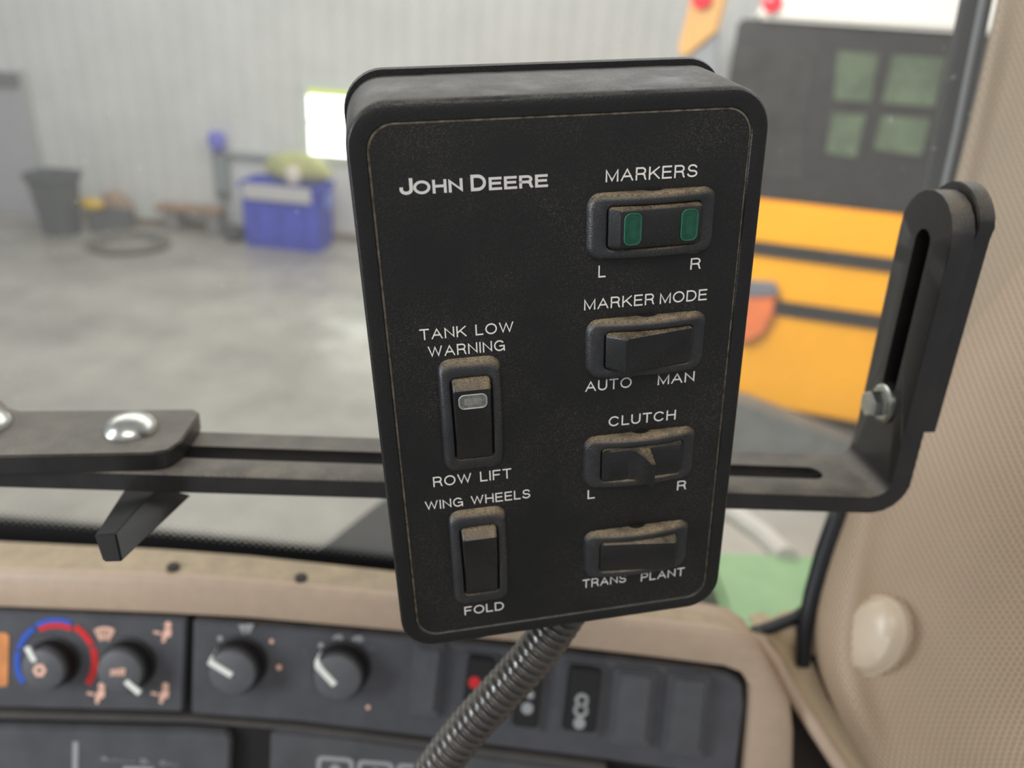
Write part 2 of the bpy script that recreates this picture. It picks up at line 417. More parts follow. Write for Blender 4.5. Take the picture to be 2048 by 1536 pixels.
tag(o, 'small pale jug in front of the yellow green tarp on the crate', 'jug')
gb = floor_at(464, 486)
o = blob('rubber_boot', Vector((gb.x, gb.y + .1, 0)), (.13, .12, .13), mat('black_bag', (72, 74, 72), 0.6, var=.1), 17, .08, .03); o.name = 'bag'
tag(o, 'small black bag on the floor against the left side of the blue crate', 'bag')
# wall fixture with blue cap
ft, fb = wallp(436, 262, .07), wallp(446, 392, .07)
xm = (ft.x + fb.x) / 2
root = empty('wall_dispenser', Vector((xm, WALL_Y - .019, fb.z)), 'slim grey wall mounted dispenser with a blue cap above the bench', 'dispenser')
hh = ft.z - fb.z
mb = MB(); mb.box(-.1, .1, -.1, 0, .0, hh - .26); mb.build('body', mat('pale_grey_housing', (150, 158, 158), 0.5, var=.06), root, bevel=.02)
mb = MB(); mb.lathe([(.07, -.02), (.075, .08), (.06, .1)], 16, c=(0, -.075, .0)); mb.build('nozzle', mat('dark_grey_nozzle', (112, 120, 118), 0.5), root)
mb = MB(); mb.lathe([(.05, 0), (.05, .06), (.1, .06), (.11, .2), (.08, .25), (.03, .26)], 16, c=(0, -.11, hh - .26)); mb.build('cap', mat('blue_cap', (120, 120, 214), 0.4, var=.05), root)
mb = MB(); a = on_y(450, 306, WALL_Y - .03); b = on_y(560, 312, WALL_Y - .03)
mb.tube([(0.1, -.03, a.z - fb.z), (b.x - xm, -.03, a.z - fb.z)], .045, 10); mb.build('pipe', mat('grey_pipe', (172, 176, 176), 0.5), root)
# yellow edged tray near
# ================================================================== SCHOOL BUS
yaw = math.radians(-13.5)
bo = at(1600, 600, 4.75)
bx_ = Vector((math.cos(yaw), math.sin(yaw), 0)); byy = Vector((0, 0, 1)); bn_ = bx_.cross(byy)     # bn_ points out of the rear, to the camera
if bn_.y > 0: bn_ = -bn_
Mb = frame(Vector((bo.x, bo.y, 0)), bx_, -bn_, byy)                # local: x right, y into the bus, z up
Mbi = Mb.inverted()
def bus(px, py, y=0.0):
    p = on_plane(px, py, Mb @ Vector((0, y, 0)), bn_); q = Mbi @ p; return (q.x, q.z)
root = empty('school_bus', Mb, 'yellow school bus with black rub rails parked beyond the windshield at right', 'bus')
M_bus = mat('bus_yellow_paint', (248, 172, 18), 0.32, var=.06, scale=1.5)
M_busblk = mat('bus_black_panel', (38, 36, 36), 0.4, var=.25, scale=9)
xl = bus(1442, 230)[0]; xr = xl + 2.5
zt = bus(1600, 408)[1]; zb = bus(1600, 830)[1]; zr = bus(1600, 44)[1]
mb = MB(); mb.box(xl, xr, 0, 5.5, zb, zt); mb.build('lower_body', M_bus, root, bevel=.03)
mb = MB(); mb.box(xl + .004, xr - .004, .01, 5.5, zt + .001, zr); mb.build('upper_body', M_busblk, root, bevel=.02)
mb = MB(); mb.loft([[(x, -.03 + y_, z) for x, z in ((xl + .1, zr), (xr - .1, zr), (xr - .12, zr + .1), (xr - .6, zr + .24), (xl + .6, zr + .24), (xl + .12, zr + .1))] for y_ in (0, 5.5)], True, True)
mb.build('roof', mat('bus_white_roof', (238, 234, 226), 0.4, var=.03), root, bevel=.02)
for pa, pb in ((492, 519), (606, 634)):
    za, zb_ = bus(1600, pb)[1], bus(1600, pa)[1]
    mb = MB(); mb.box(xl + .02, xr - .02, -.03, -.0005, za, zb_); mb.build('rub_rail', M_busblk, root, bevel=.006)
M_pane = mat('greenish_bus_glass', (84, 96, 76), 0.12, var=.25, scale=5)
def busrect(name, pts, y0, y1, m, bev=.004):
    q = [bus(*p) for p in pts]
    mb = MB(); mb.loft([[(a, y1, b) for a, b in q], [(a, y0, b) for a, b in q]], True, True); return mb.build(name, m, root, bevel=bev)
for pts in (((1674, 102), (1758, 108), (1742, 204), (1668, 200)), ((1786, 110), (1892, 116), (1868, 214), (1764, 206)),
            ((1664, 226), (1732, 230), (1712, 316), (1652, 306)), ((1764, 232), (1862, 238), (1842, 312), (1746, 300))):
    busrect('window_pane', pts, -.004, .009, M_pane, .002)
M_busdk = mat('bus_dark_glass', (50, 48, 47), 0.25, var=.35, scale=7)
busrect('side_pane', ((1470, 95), (1630, 104), (1606, 360), (1452, 345)), -.002, .009, M_busdk, .002)
# lamps
lz = Mb @ Vector((0, 0, 0))
M_rl = mat('red_lamp', (232, 40, 60), 0.2, emit=0.25)
q = bus(1544, 6); mb = MB(); mb.lathe([(.055, 0), (.05, .03), (.02, .045)], 16)
mb.build('red_lamp', M_rl, root, Matrix.Translation((q[0], -.03, q[1])) @ Matrix.Rotation(math.radians(90), 4, 'X'))
busrect('corner_lamp', ((1390, -30), (1462, -30), (1436, 70), (1376, 118), (1356, 108)), -.12, -.02, mat('amber_lamp', (206, 158, 92), 0.35, var=.08, scale=8), .02)
q = bus(1404, -6, -.14); mb = MB(); mb.lathe([(.06, 0), (.055, .03), (.02, .045)], 16)
mb.build('red_lamp', M_rl, root, Matrix.Translation((q[0], -.12, q[1])) @ Matrix.Rotation(math.radians(90), 4, 'X'))
busrect('corner_post', ((1376, 108), (1438, 60), (1436, 170), (1370, 150)), -.1, .02, mat('grey_post', (132, 134, 138), 0.4, var=.1, scale=9), .01)
# turn signal
busrect('turn_signal_housing', ((1480, 556), (1552, 562), (1556, 584), (1478, 590)), -.09, -.001, mat('grey_lamp_housing', (112, 114, 122), 0.4), .01)
busrect('turn_signal', ((1478, 585), (1550, 584), (1545, 625), (1525, 660), (1496, 676), (1476, 676)), -.085, -.001, mat('orange_lens', (226, 120, 66), 0.3, var=.1, scale=12), .015)
busrect('floor_shade', ((1300, 728), (1497, 786), (1722, 872), (1990, 980), (1990, 1010), (1300, 905)), -.22, -.001, mat('grey_floor_shade', (104, 106, 104), 0.55, var=.15, scale=5), .02)  # added grey slab standing in for the shadowed floor below the bus
for q in (.5, 2.0):
    mb = MB(); mb.lathe([(.2, -.13), (.46, -.13), (.5, -.09), (.5, .09), (.46, .13), (.2, .13)], 28)
    mb.build('wheel', mat('tyre_rubber', (34, 34, 34), 0.8), root, Matrix.Translation((xl + q, 1.4, .5)) @ Matrix.Rotation(math.radians(90), 4, 'Y'))

# ================================================================== TRACTOR OUTSIDE (hood seen through the windshield)
zh = 1.75
def hp(px, py, z=zh): return floor_at(px, py, z)
root = empty('tractor_hood', Vector((hp(1000, 1000).x, hp(1000, 1000).y, 0)), 'dark tractor hood with pale green side panel beyond the windshield', 'tractor hood')
base = root.location
def hl(p): return Vector(p) - base
tp = [hp(590, 1128), hp(748, 1004), hp(820, 955), hp(1330, 985), hp(1390, 1060), hp(1400, 1200), hp(1300, 1260), hp(800, 1260)]
mb = MB(); mb.loft([[hl((p.x, p.y, .25)) for p in tp], [hl((p.x, p.y, zh - .05)) for p in tp], [hl(p) for p in tp]], True, True)
mb.build('hood_cover', mat('dark_hood_paint', (22, 23, 22), 0.6, var=.12, scale=6), root, bevel=.012)
zg = 1.70
tp = [hp(1405, 1098, zg), hp(1640, 1108, zg), hp(1700, 1112, zg), hp(1720, 1290, zg), hp(1460, 1275, zg), hp(1440, 1190, zg)]
mb = MB(); mb.loft([[hl((p.x, p.y, .25)) for p in tp], [hl(p) for p in tp]], True, True)
mb.build('side_panel', mat('green_tractor_paint', (138, 178, 118), 0.35, var=.08, scale=14, specks=.0), root, bevel=.012)
mb = MB(); mb.tube([hl(hp(1400, 990, 1.6)), hl(hp(1470, 1030, 1.6)), hl(hp(1530, 1072, 1.62)), hl(hp(1575, 1118, zg))], .026, 10)
mb.build('grab_rail', mat('pale_grey_rail', (206, 200, 190), 0.5), root)

# ================================================================== WINDSHIELD
pv0 = at(400, 1100, .675); nw = Vector((0.0, -1.0, 0.10)).normalized()
def wsp(px, py, off=0.0): return on_plane(px, py, pv0 - nw * off * -1, nw)
m = bpy.data.materials.new('dusty_windshield_glass'); m.use_nodes = True; nt = m.node_tree; N, L = nt.nodes, nt.links
N.remove(N['Principled BSDF'])
tr = N.new('ShaderNodeBsdfTransparent'); tr.inputs[0].default_value = (.97, .985, .975, 1)
gl = N.new('ShaderNodeBsdfGlossy'); gl.inputs['Roughness'].default_value = 0.02
df = N.new('ShaderNodeBsdfDiffuse'); df.inputs[0].default_value = (.8, .79, .76, 1)
tl = N.new('ShaderNodeBsdfTranslucent'); tl.inputs[0].default_value = (.8, .79, .76, 1)
ad = N.new('ShaderNodeMixShader'); L.new(df.outputs[0], ad.inputs[1]); L.new(tl.outputs[0], ad.inputs[2]); ad.inputs[0].default_value = .6
tc = N.new('ShaderNodeTexCoord'); no = N.new('ShaderNodeTexNoise'); no.inputs['Scale'].default_value = 160; no.inputs['Detail'].default_value = 2
L.new(tc.outputs['Object'], no.inputs['Vector'])
mr = N.new('ShaderNodeMapRange'); mr.inputs[1].default_value = .70; mr.inputs[2].default_value = .78; mr.inputs[3].default_value = .11; mr.inputs[4].default_value = .32
L.new(no.outputs['Fac'], mr.inputs[0])
m1 = N.new('ShaderNodeMixShader'); L.new(mr.outputs[0], m1.inputs[0]); L.new(tr.outputs[0], m1.inputs[1]); L.new(ad.outputs[0], m1.inputs[2])
m2 = N.new('ShaderNodeMixShader'); m2.inputs[0].default_value = .02; L.new(m1.outputs[0], m2.inputs[1]); L.new(gl.outputs[0], m2.inputs[2])
L.new(m2.outputs[0], N['Material Output'].inputs[0]); M_glass = m
Mw = frame(pv0, Vector((1, 0, 0)), nw.cross(Vector((1, 0, 0))), nw); Mwi = Mw.inverted()
def wl(px, py):
    q = Mwi @ wsp(px, py); return (q.x, q.y)
root = bpy.data.objects.new('window_2', None); COL.objects.link(root); root.matrix_world = Mw; struct(root)
q = [(-1.6, -.14), (1.6, -.14), (1.6, .9), (-1.6, .9)]
mb = MB(); mb.face(mb.pts([(x, y, -.004) for x, y in q]))
mb.build('pane', M_glass, root, smooth=0)
# printed dotted band along the bottom of the glass
mfr = bpy.data.materials.new('dotted_black_band'); mfr.use_nodes = True; nt = mfr.node_tree; N, L = nt.nodes, nt.links
b = N['Principled BSDF']; b.inputs['Base Color'].default_value = (.012, .012, .013, 1); b.inputs['Roughness'].default_value = .5
uvn = N.new('ShaderNodeUVMap'); uvn.uv_map = 'UVMap'; sp = N.new('ShaderNodeSeparateXYZ'); L.new(uvn.outputs[0], sp.inputs[0])
def mth(op, a, bb=None):
    n = N.new('ShaderNodeMath'); n.operation = op
    for i, x in enumerate((a, bb)):
        if x is None: continue
        if isinstance(x, (int, float)): n.inputs[i].default_value = x
        else: L.new(x, n.inputs[i])
    return n.outputs[0]
sa = mth('SINE', mth('MULTIPLY', mth('ADD', sp.outputs[0], sp.outputs[1]), 950.0)); sb_ = mth('SINE', mth('MULTIPLY', mth('SUBTRACT', sp.outputs[0], sp.outputs[1]), 950.0))
dots = mth('ADD', mth('MULTIPLY', mth('ADD', sa, sb_), .25), .5)               # 0..1
lim = N.new('ShaderNodeMapRange'); lim.inputs[1].default_value = 0.012; lim.inputs[2].default_value = 0.025; lim.inputs[3].default_value = -0.02; lim.inputs[4].default_value = 1.0
L.new(sp.outputs[1], lim.inputs[0])
al = mth('GREATER_THAN', dots, lim.outputs[0]); L.new(al, b.inputs['Alpha'])
up_px = [(-800, 972), (-80, 1017), (0, 1024), (330, 1052), (620, 1082), (800, 1104), (1100, 1150), (1330, 1196)]
lo_px = [(-800, 1044), (-80, 1086), (0, 1090), (330, 1108), (620, 1138), (800, 1160), (1100, 1200), (1330, 1236)]
mb = MB(); uvs = []; U = [wl(*p) for p in up_px]; Lw = [wl(*p) for p in lo_px]
ids = []
for (a, c), (a2, c2) in zip(Lw, U):
    hgt = c2 - c
    ids.append(mb.pts([(a, c, -.0025), (a, c + max(hgt - .025, .001), -.0025), (a2, c2, -.0025)]))
    uvs += [(a, 0), (a, hgt - .025 + .0 if False else .0), (a, .025)]
uvs = []
for (a, c), (a2, c2) in zip(Lw, U): uvs += [(a, -max(c2 - c - .025, .001)), (a, 0.0), (a, .025)]
for i0, i1 in zip(ids[:-1], ids[1:]):
    for k in (0, 1): mb.face((i0[k], i1[k], i1[k + 1], i0[k + 1]))
mb.build('black_band', mfr, root, smooth=0, uvs=uvs)

# ================================================================== DASHBOARD
D0 = at(750, 1380, .62)
camx = R @ Vector((1, 0, 0))
ddown = R @ Vector((-.036, -.985, -.17)).normalized()
dxv = Vector((1, 0, 0)); dup = (-ddown - dxv * (-ddown).dot(dxv)).normalized(); dn = dxv.cross(dup)
MD = frame(D0, dxv, dup, dn); MDi = MD.inverted()
def D(px, py, h=0.0):
    q = MDi @ on_plane(px, py, D0 + dn * h, dn); return (q.x, q.y)
def DL(p): return MDi @ p
dash = empty('dashboard', MD, 'tan tractor dashboard with charcoal climate and switch panel behind the control box', 'dashboard')
Opx = [(-800, 1089), (-140, 1131), (0, 1140), (330, 1152), (500, 1164), (800, 1193), (1100, 1219), (1317, 1246), (1434, 1257), (1486, 1268), (1520, 1292), (1554, 1350), (1586, 1412), (1592, 1470), (1590, 1620)]
Ipx = [(-800, 1164), (-140, 1206), (0, 1214), (330, 1227), (500, 1236), (795, 1262), (1080, 1288), (1290, 1312), (1400, 1326), (1448, 1332), (1482, 1345), (1501, 1372), (1502, 1410), (1499, 1450), (1486, 1620)]
mb = MB(); loops = []
for o_, i_ in zip(Opx, Ipx):
    o2 = Vector(D(*o_)); i2 = Vector(D(*i_)); d = (i2 - o2).normalized()
    pr = [(o2 - d * .000, -.045), (o2 - d * .0, -.010), (o2 + d * .0008, -.005), (o2 + d * .003, -.0018), (o2 + d * .007, 0), (i2 - d * .0015, 0), (i2 - d * .0004, -.0006), (i2, -.002), (i2, -.020)]
    loops.append([(p.x, p.y, z) for p, z in pr])
mb.loft(loops, closed=False); mb.build('shroud', M_tan, dash)
# shelf between shroud and glass
Bpx = [(-800, 1034), (-140, 1074), (0, 1083), (330, 1099), (500, 1112), (800, 1144), (1100, 1180), (1317, 1212), (1425, 1229), (1470, 1240)]
mb = MB(); loops = []
for o_, bq in zip(Opx, Bpx):
    f3 = MD @ Vector((*D(*o_), -.0085)); b3 = floor_at(bq[0], bq[1], f3.z + .001)
    dr = b3 - f3
    loops.append([DL(f3), DL(b3), DL(b3 - Vector((0, 0, .02))), DL(f3 - Vector((0, 0, .02)))])
mb.loft(loops, True, True); mb.build('top_shelf', mat('tan_shelf_plastic', (172, 152, 124), 0.6, var=.12, scale=50), dash)
for px, py in ((4, 1111), (346, 1132), (602, 1154)):
    c3 = floor_at(px, py, (MD @ Vector((*D(px, 1150), -.0085))).z + .0012)
    mb = MB(); mb.lathe([(.0052, -.002), (.0052, .0), (.0036, .0012), (.0034, .0004)], 14)
    mb.build('screw', mat('dark_screw', (52, 46, 40), 0.6), dash, Matrix.Translation(DL(c3)) @ (MDi.to_3x3().to_4x4()))
# black back panel
mb = MB(); q = [D(*p) for p in ((-800, 1150), (500, 1222), (1100, 1278), (1440, 1318), (1530, 1350), (1530, 1640), (-800, 1640))]
mb.loft([[(x, y, -.030) for x, y in q], [(x, y, -.017) for x, y in q]], True, True); mb.build('back_panel', M_socket, dash)
def dslab(name, pts, h0, h1, m, bev=.0015, parent=None, seg=2):
    q = [D(*p, h1) for p in pts]
    mb = MB(); mb.loft([[(x, y, h0) for x, y in q], [(x, y, h1) for x, y in q]], True, True)
    return mb.build(name, m, parent or dash, bevel=bev, seg=seg)
HF = -.006
dslab('climate_panel', ((-800, 1168), (0, 1221), (373, 1238), (365, 1424), (0, 1415), (-800, 1374)), -.0168, HF, M_fascia)
dslab('switch_panel', ((386, 1240), (800, 1274), (1100, 1304), (1400, 1340), (1455, 1348), (1484, 1368), (1488, 1410), (1470, 1560), (1213, 1520), (880, 1478), (600, 1444), (382, 1428)), -.0168, HF, M_fascia)
dslab('ledge', ((-800, 1384), (0, 1424), (380, 1436), (600, 1452), (880, 1487), (1213, 1530), (1213, 1546), (880, 1502), (600, 1464), (380, 1446), (0, 1438), (-800, 1398)), -.0168, -.008, mat('brown_grey_ledge', (78, 74, 70), 0.55, var=.1), .001)
radio = dslab('radio', ((-800, 1412), (0, 1453), (380, 1462), (452, 1466), (462, 1476), (456, 1640), (-800, 1640)), -.0168, -.007, M_fascia2, .002)
lowp = dslab('lower_panel', ((548, 1462), (700, 1476), (880, 1502), (1213, 1546), (1470, 1580), (1470, 1640), (536, 1640), (540, 1472)), -.0168, -.009, M_fascia2, .002)

def dflat(name, polys, h, m, parent=None, th=.0003):
    mb = MB()
    for pts in polys:
        q = [D(*p, h) for p in pts]
        if len(q) >= 3: mb.loft([[(x, y, h - th) for x, y in q], [(x, y, h) for x, y in q]], True, True)
    return mb.build(name, m, parent or dash, smooth=0)
def stroke(a, b, wd):
    a = Vector(a); b = Vector(b); d = (b - a).normalized(); n = Vector((-d.y, d.x)) * wd / 2
    return [tuple(a + n), tuple(a - n), tuple(b - n), tuple(b + n)]
def disc(c, r, n=14): return [(c[0] + r * math.cos(2 * math.pi * k / n), c[1] + r * math.sin(2 * math.pi * k / n)) for k in range(n)]
def arc(c, r0, r1, a0, a1, n=8):
    return [(c[0] + r1 * math.cos(math.radians(a0 + (a1 - a0) * k / n)), c[1] + r1 * math.sin(math.radians(a0 + (a1 - a0) * k / n))) for k in range(n + 1)] + \
           [(c[0] + r0 * math.cos(math.radians(a1 + (a0 - a1) * k / n)), c[1] + r0 * math.sin(math.radians(a1 + (a0 - a1) * k / n))) for k in range(n + 1)]
HP = HF + .0006
# temperature dial ring: image angles, 0 = right, 90 = down
dc_ = (112, 1322)
for a0, a1, m, r0, r1 in ((146, 194, M_blue, 73, 84), (198, 236, M_blue, 73, 84), (240, 292, M_blue, 77, 86), (242, 296, M_red, 66, 76), (299, 336, M_red, 71, 83), (340, 396, M_red, 71, 84)):
    o = dflat('blue_dial_arc' if m is M_blue else 'red_dial_arc', [arc(dc_, r0, r1, a0, a1)], HP, m)
    o['label'] = 'blue cold arc around the temperature knob' if m is M_blue else 'red warm arc around the temperature knob'
def knob(face, r_px, htop, ptr, ptr_side=None, ptr_m=M_ptr, icon=None):
    h1 = htop
    cx, cy = D(*face, h1); px2 = D(face[0] + r_px, face[1], h1)[0] - cx
    r = px2
    mb = MB(); mb.lathe([(r * 1.24, HF - .004), (r * 1.24, HF + .0012), (r * 1.13, HF + .0022), (r * 1.10, h1 - .0050), (r * 1.02, h1 - .0042)], 36, c=(cx, cy, 0))
    k = MB(); k.lathe([(r * 1.06, HF + .0008), (r * 1.05, HF + .004), (r * 1.0, h1 - .002), (r * .97, h1 - .0006), (r * .92, h1)], 40, c=(cx, cy, 0))
    ko = k.build('knob', M_knob, dash)
    mb.build('knob_shade_collar', M_socket, ko)  # socket collar carried black up the knob side, standing in for its shadow
    a = D(*ptr[0], h1); b = D(*ptr[1], h1)
    d = Vector(b) - Vector(a); d.normalize(); n = Vector((-d.y, d.x)) * r * .13
    p = MB()
    q = [Vector(a) + n, Vector(a) - n, Vector(b) - n, Vector(b) + n]
    p.loft([[(v.x, v.y, h1 - .001) for v in q], [(v.x, v.y, h1 + .0008) for v in q]], True, True)
    c = Vector((cx, cy)); dd = (Vector(b) - c).normalized(); nn = Vector((-dd.y, dd.x)) * r * .13
    ring = [] if ptr_side is False else [(c + dd * r * .84, h1 + .0008), (c + dd * r * .97, h1 + .0006), (c + dd * r * 1.06, h1 - .002), (c + dd * r * 1.14, h1 - .005), (c + dd * r * 1.17, HF + .004)]
    if ring: p.loft([[(*(v + nn), z), (*(v - nn), z), (*(v - nn - dd * .003), z - .002), (*(v + nn - dd * .003), z - .002)] for v, z in ring], True, True)
    p.build('pointer', ptr_m, ko, smooth=0)
    return ko, h1
k1, hk = knob((84, 1342), 43, .011, ((70, 1322), (54, 1294)), False)
dflat('symbol', [disc((79, 1341), 14, 6)] + [], hk + .0006, M_pink, k1)
dflat('symbol_core', [disc((78, 1341), 5, 6)], hk + .0009, M_knob, k1)
k2, hk = knob((238, 1346), 45, .011, ((252, 1362), (280, 1386)), False)
dflat('symbol', [stroke((222 + 6 * j, 1352 - (j % 2)), (225 + 6 * j, 1339), 4) for j in range(5)] + [stroke((220, 1341), (250, 1338), 3)], hk + .0006, M_pink, k2)
k3, hk = knob((463, 1348), 47, .013, ((464, 1350), (418, 1322)))
k4, hk = knob((674, 1358), 48, .013, ((670, 1369), (634, 1330)))
# printed symbols on the fascia
dflat('defrost_symbol', [arc((209, 1300), 40, 46, 243, 297)] + [stroke((189, 1259), (202, 1282), 4), stroke((229, 1259), (216, 1282), 4)] + [stroke((199 + 7 * j, 1262), (202 + 5 * j, 1280), 4) for j in range(4)], HP, M_pink)
def person(x, y, s, name):
    dflat(name, [disc((x + 9 * s, y - 16 * s), 7 * s), [(x + 2 * s, y - 8 * s), (x + 16 * s, y - 8 * s), (x + 15 * s, y + 6 * s), (x - 2 * s, y + 14 * s), (x - 4 * s, y + 6 * s)],
                 stroke((x - 20 * s, y - 2 * s), (x - 6 * s, y + 1 * s), 5 * s), [(x - 2 * s, y + 8 * s), (x + 6 * s, y + 10 * s), (x + 2 * s, y + 20 * s), (x - 4 * s, y + 18 * s)]], HP, M_pink)
person(327, 1266, 1.0, 'airflow_symbol'); person(194, 1388, 1.0, 'airflow_symbol'); person(322, 1388, 1.0, 'airflow_symbol')
dflat('display', [[(-60, 1266), (12, 1266), (18, 1272), (15, 1370), (10, 1373), (-60, 1373)]], HP, M_orange)
for x, y, r, m in ((440, 1277, 9, M_grey), (558, 1335, 9, M_pink), (543, 1283, 7, M_pink), (642, 1291, 9, M_grey), (676, 1276, 12, M_grey), (716, 1279, 13, M_grey), (746, 1297, 11, mat('dim_print', (96, 94, 94), .5)), (736, 1415, 7, M_pink), (610, 1302, 6, mat('dim_print', (96, 94, 94), .5))):
    if r > 10: dflat('wiper_symbol', [arc((x, y + 6), r * .55, r, 200, 340, 6), stroke((x, y + 6), (x + 6, y - 8), 4)], HP, m)
    else: dflat('dot_mark', [disc((x, y), r * .62)], HP, m)
dflat('wiper_symbol', [[(476, 1250), (508, 1248), (500, 1266), (486, 1268)], disc((492, 1262), 5)], HP, M_grey)
# radio print
dflat('volume_mark', [stroke((151, 1484), (148, 1640), 11)], -.0066, M_grey)
mb = MB(); a = D(202, 1519, -.0066); b = D(360, 1524, -.0066)
put_text(mb, 'A' + ' ' * 16 + 'D' + ' ' * 6 + 'C', a[0], a[0] + (b[0] - a[0]) * .83, a[1] - .001, .0046, -.0066, .2)
xx = a[0]; rnd = random.Random(4)
for f0, f1 in ((.05, .45), (.53, .68), (.76, 1.0)):
    nn_ = int((f1 - f0) * 26)
    for k_ in range(nn_):
        q0 = a[0] + (b[0] - a[0]) * (f0 + (f1 - f0) * k_ / nn_); hgt = rnd.choice((.0022, .0022, .0034))
        mb.loft([[(q0, a[1] - .001, -.0066), (q0 + .0007, a[1] - .001, -.0066)], [(q0, a[1] - .001 + hgt, -.0066), (q0 + .0007, a[1] - .001 + hgt, -.0066)]], closed=False)
mb.build('lettering', M_grey, dash, smooth=0)
dflat('button', [[(246, 1533), (308, 1535), (306, 1600), (244, 1600)]], -.0064, M_grey)
for x0, x1, y0 in ((634, 708, 1512), (715, 788, 1520), (794, 866, 1527)):
    mb = MB(); hq = -.0084
    c0 = D(x0, y0, hq); c1 = D(x1, y0, hq); hgt = .030
    o_ = rr(c0[0], c1[0], c0[1] - hgt, c0[1], .005); i_ = rr(c0[0] + .0036, c1[0] - .0036, c0[1] - hgt + .0036, c0[1] - .0036, .003)
    mb.loft([z3(o_, -.0091), z3(o_, hq), z3(i_, hq), z3(i_, -.0091)]); bo_ = mb.build('button_outline', M_grey, dash, smooth=0)
    dflat('button_symbol', [disc(((x0 + x1) / 2 - 1, y0 + 28), 11), stroke(((x0 + x1) / 2 - 12, y0 + 40), ((x0 + x1) / 2 + 10, y0 + 41), 10)], hq, M_grey, bo_)
# rocker switches in the fascia: frame + rocker
def dquad(x0, x1, y0, y1, sk=-.10):                       # leaning quad in pixels
    f_ = lambda x, y: (x + sk * (y - y0), y + .09 * (x - x0))
    return [f_(x0, y0), f_(x1, y0), f_(x1, y1), f_(x0, y1)]
def inset(q, d):
    c = (sum(p[0] for p in q) / 4, sum(p[1] for p in q) / 4); out = []
    for p in q: out.append((p[0] + (d if p[0] < c[0] else -d), p[1] + (d if p[1] < c[1] else -d)))
    return out
M_drk = mat('dash_rocker_plastic', (84, 84, 87), .5, var=.08, scale=60)
for i, (x0, x1, y0, y1, blank) in enumerate(((828, 893, 1286, 1432, 1), (928, 1000, 1304, 1448, 0), (1030, 1098, 1312, 1462, 0), (1130, 1214, 1324, 1470, 0), (1230, 1316, 1336, 1490, 1), (1338, 1424, 1346, 1510, 1))):
    q = dquad(x0, x1, y0, y1)
    fr = dslab('switch_frame', q, HF - .001, HF + (.005 if blank else .0035), M_drk if blank else mat('dash_frame_plastic', (80, 80, 83), .5), .002)
    if blank:
        qi = inset(q, 9); dslab('blanking_cap', qi, HF, HF + .0085, M_drk, .002, fr)
    else:
        qi = inset(q, 8); rk = dslab('rocker', qi, HF, HF + .0065, mat('dash_rocker_black', (34, 33, 33), .4), .002, fr)
        cx = sum(p[0] for p in qi) / 4; cy = sum(p[1] for p in qi) / 4
        h = HF + .0069
        if i == 1: dflat('red_symbol', [disc((cx - 8, cy - 14), 12)], h, M_red, fr)
        elif i == 2: dflat('symbol', [disc((cx + 4, cy + 0), 8), disc((cx - 2, cy + 27), 12), disc((cx + 5, cy - 22), 5)], h, M_grey, fr)
        else: dflat('symbol', [arc((cx - 1, cy + 0), 7, 14, 0, 350, 12), arc((cx - 3, cy + 20), 8, 15, 0, 350, 12), disc((cx - 6, cy + 46), 12)], h, M_grey, fr)
# side trim at the right end of the dash
def loc3(px, py, d): return DL(at(px, py, d))
mb = MB()
rail = [(1478, 1262, .652), (1520, 1280, .65), (1550, 1320, .645), (1585, 1385, .64), (1640, 1470, .63), (1690, 1545, .62), (1745, 1640, .61)]
mb.tube([loc3(*p) for p in rail], [.0035, .005, .006, .0065, .0068, .007, .007], 12); mb.build('edge_rail', M_tan, dash)
mb = MB(); A = [(1512, 1262, .665), (1545, 1290, .66), (1575, 1340, .655), (1600, 1390, .65), (1660, 1480, .64), (1700, 1545, .63), (1760, 1640, .62)]
B = [(1540, 1252, .675), (1590, 1280, .672), (1628, 1330, .668), (1655, 1395, .665), (1700, 1470, .655), (1745, 1540, .645), (1810, 1640, .635)]
back = Vector((0, 0, -.03))
mb.loft([[loc3(*a), loc3(*b), loc3(*b) + back, loc3(*a) + back] for a, b in zip(A, B)], True, True); mb.build('side_trim', M_tanrim, dash, bevel=.002)
o = blob('corner_boss', Vector((0, 0, 0)), (.028, .02, .02), M_tanrim, 2, .02, .004); o.parent = dash
o.matrix_local = Matrix.Translation(loc3(1590, 1292, .688)) @ MDi.to_3x3().to_4x4(); o.name = 'corner_boss'
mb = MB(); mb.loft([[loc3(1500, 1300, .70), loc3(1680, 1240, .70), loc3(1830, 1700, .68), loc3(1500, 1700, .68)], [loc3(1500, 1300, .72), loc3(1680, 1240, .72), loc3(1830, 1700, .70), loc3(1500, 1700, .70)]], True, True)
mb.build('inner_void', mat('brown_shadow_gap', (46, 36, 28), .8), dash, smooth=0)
# pedestal that carries the dash on the cab floor
mb = MB(); mb.box(-.62, .45, -1.1, -.10, -.2, -.04); mb.build('pedestal', M_fascia, dash, bevel=.01)

# ================================================================== CAB PILLAR (perforated tan cover)
mp = bpy.data.materials.new('perforated_tan_vinyl'); mp.use_nodes = True; nt = mp.node_tree; N, L = nt.nodes, nt.links
b = N['Principled BSDF']; b.inputs['Roughness'].default_value = .55
uvn = N.new('ShaderNodeUVMap'); uvn.uv_map = 'UVMap'; sp = N.new('ShaderNodeSeparateXYZ'); L.new(uvn.outputs[0], sp.inputs[0])
PITCH = .0046
def cell(ox, oy):
    u = mth('SUBTRACT', mth('FRACT', mth('ADD', mth('DIVIDE', sp.outputs[0], PITCH), ox)), .5)
    v = mth('MULTIPLY', mth('SUBTRACT', mth('FRACT', mth('ADD', mth('DIVIDE', sp.outputs[1], PITCH * 1.8), oy)), .5), 1.8)
    return mth('SQRT', mth('ADD', mth('MULTIPLY', u, u), mth('MULTIPLY', v, v)))
dmin = mth('MINIMUM', cell(0, 0), cell(.5, .5))
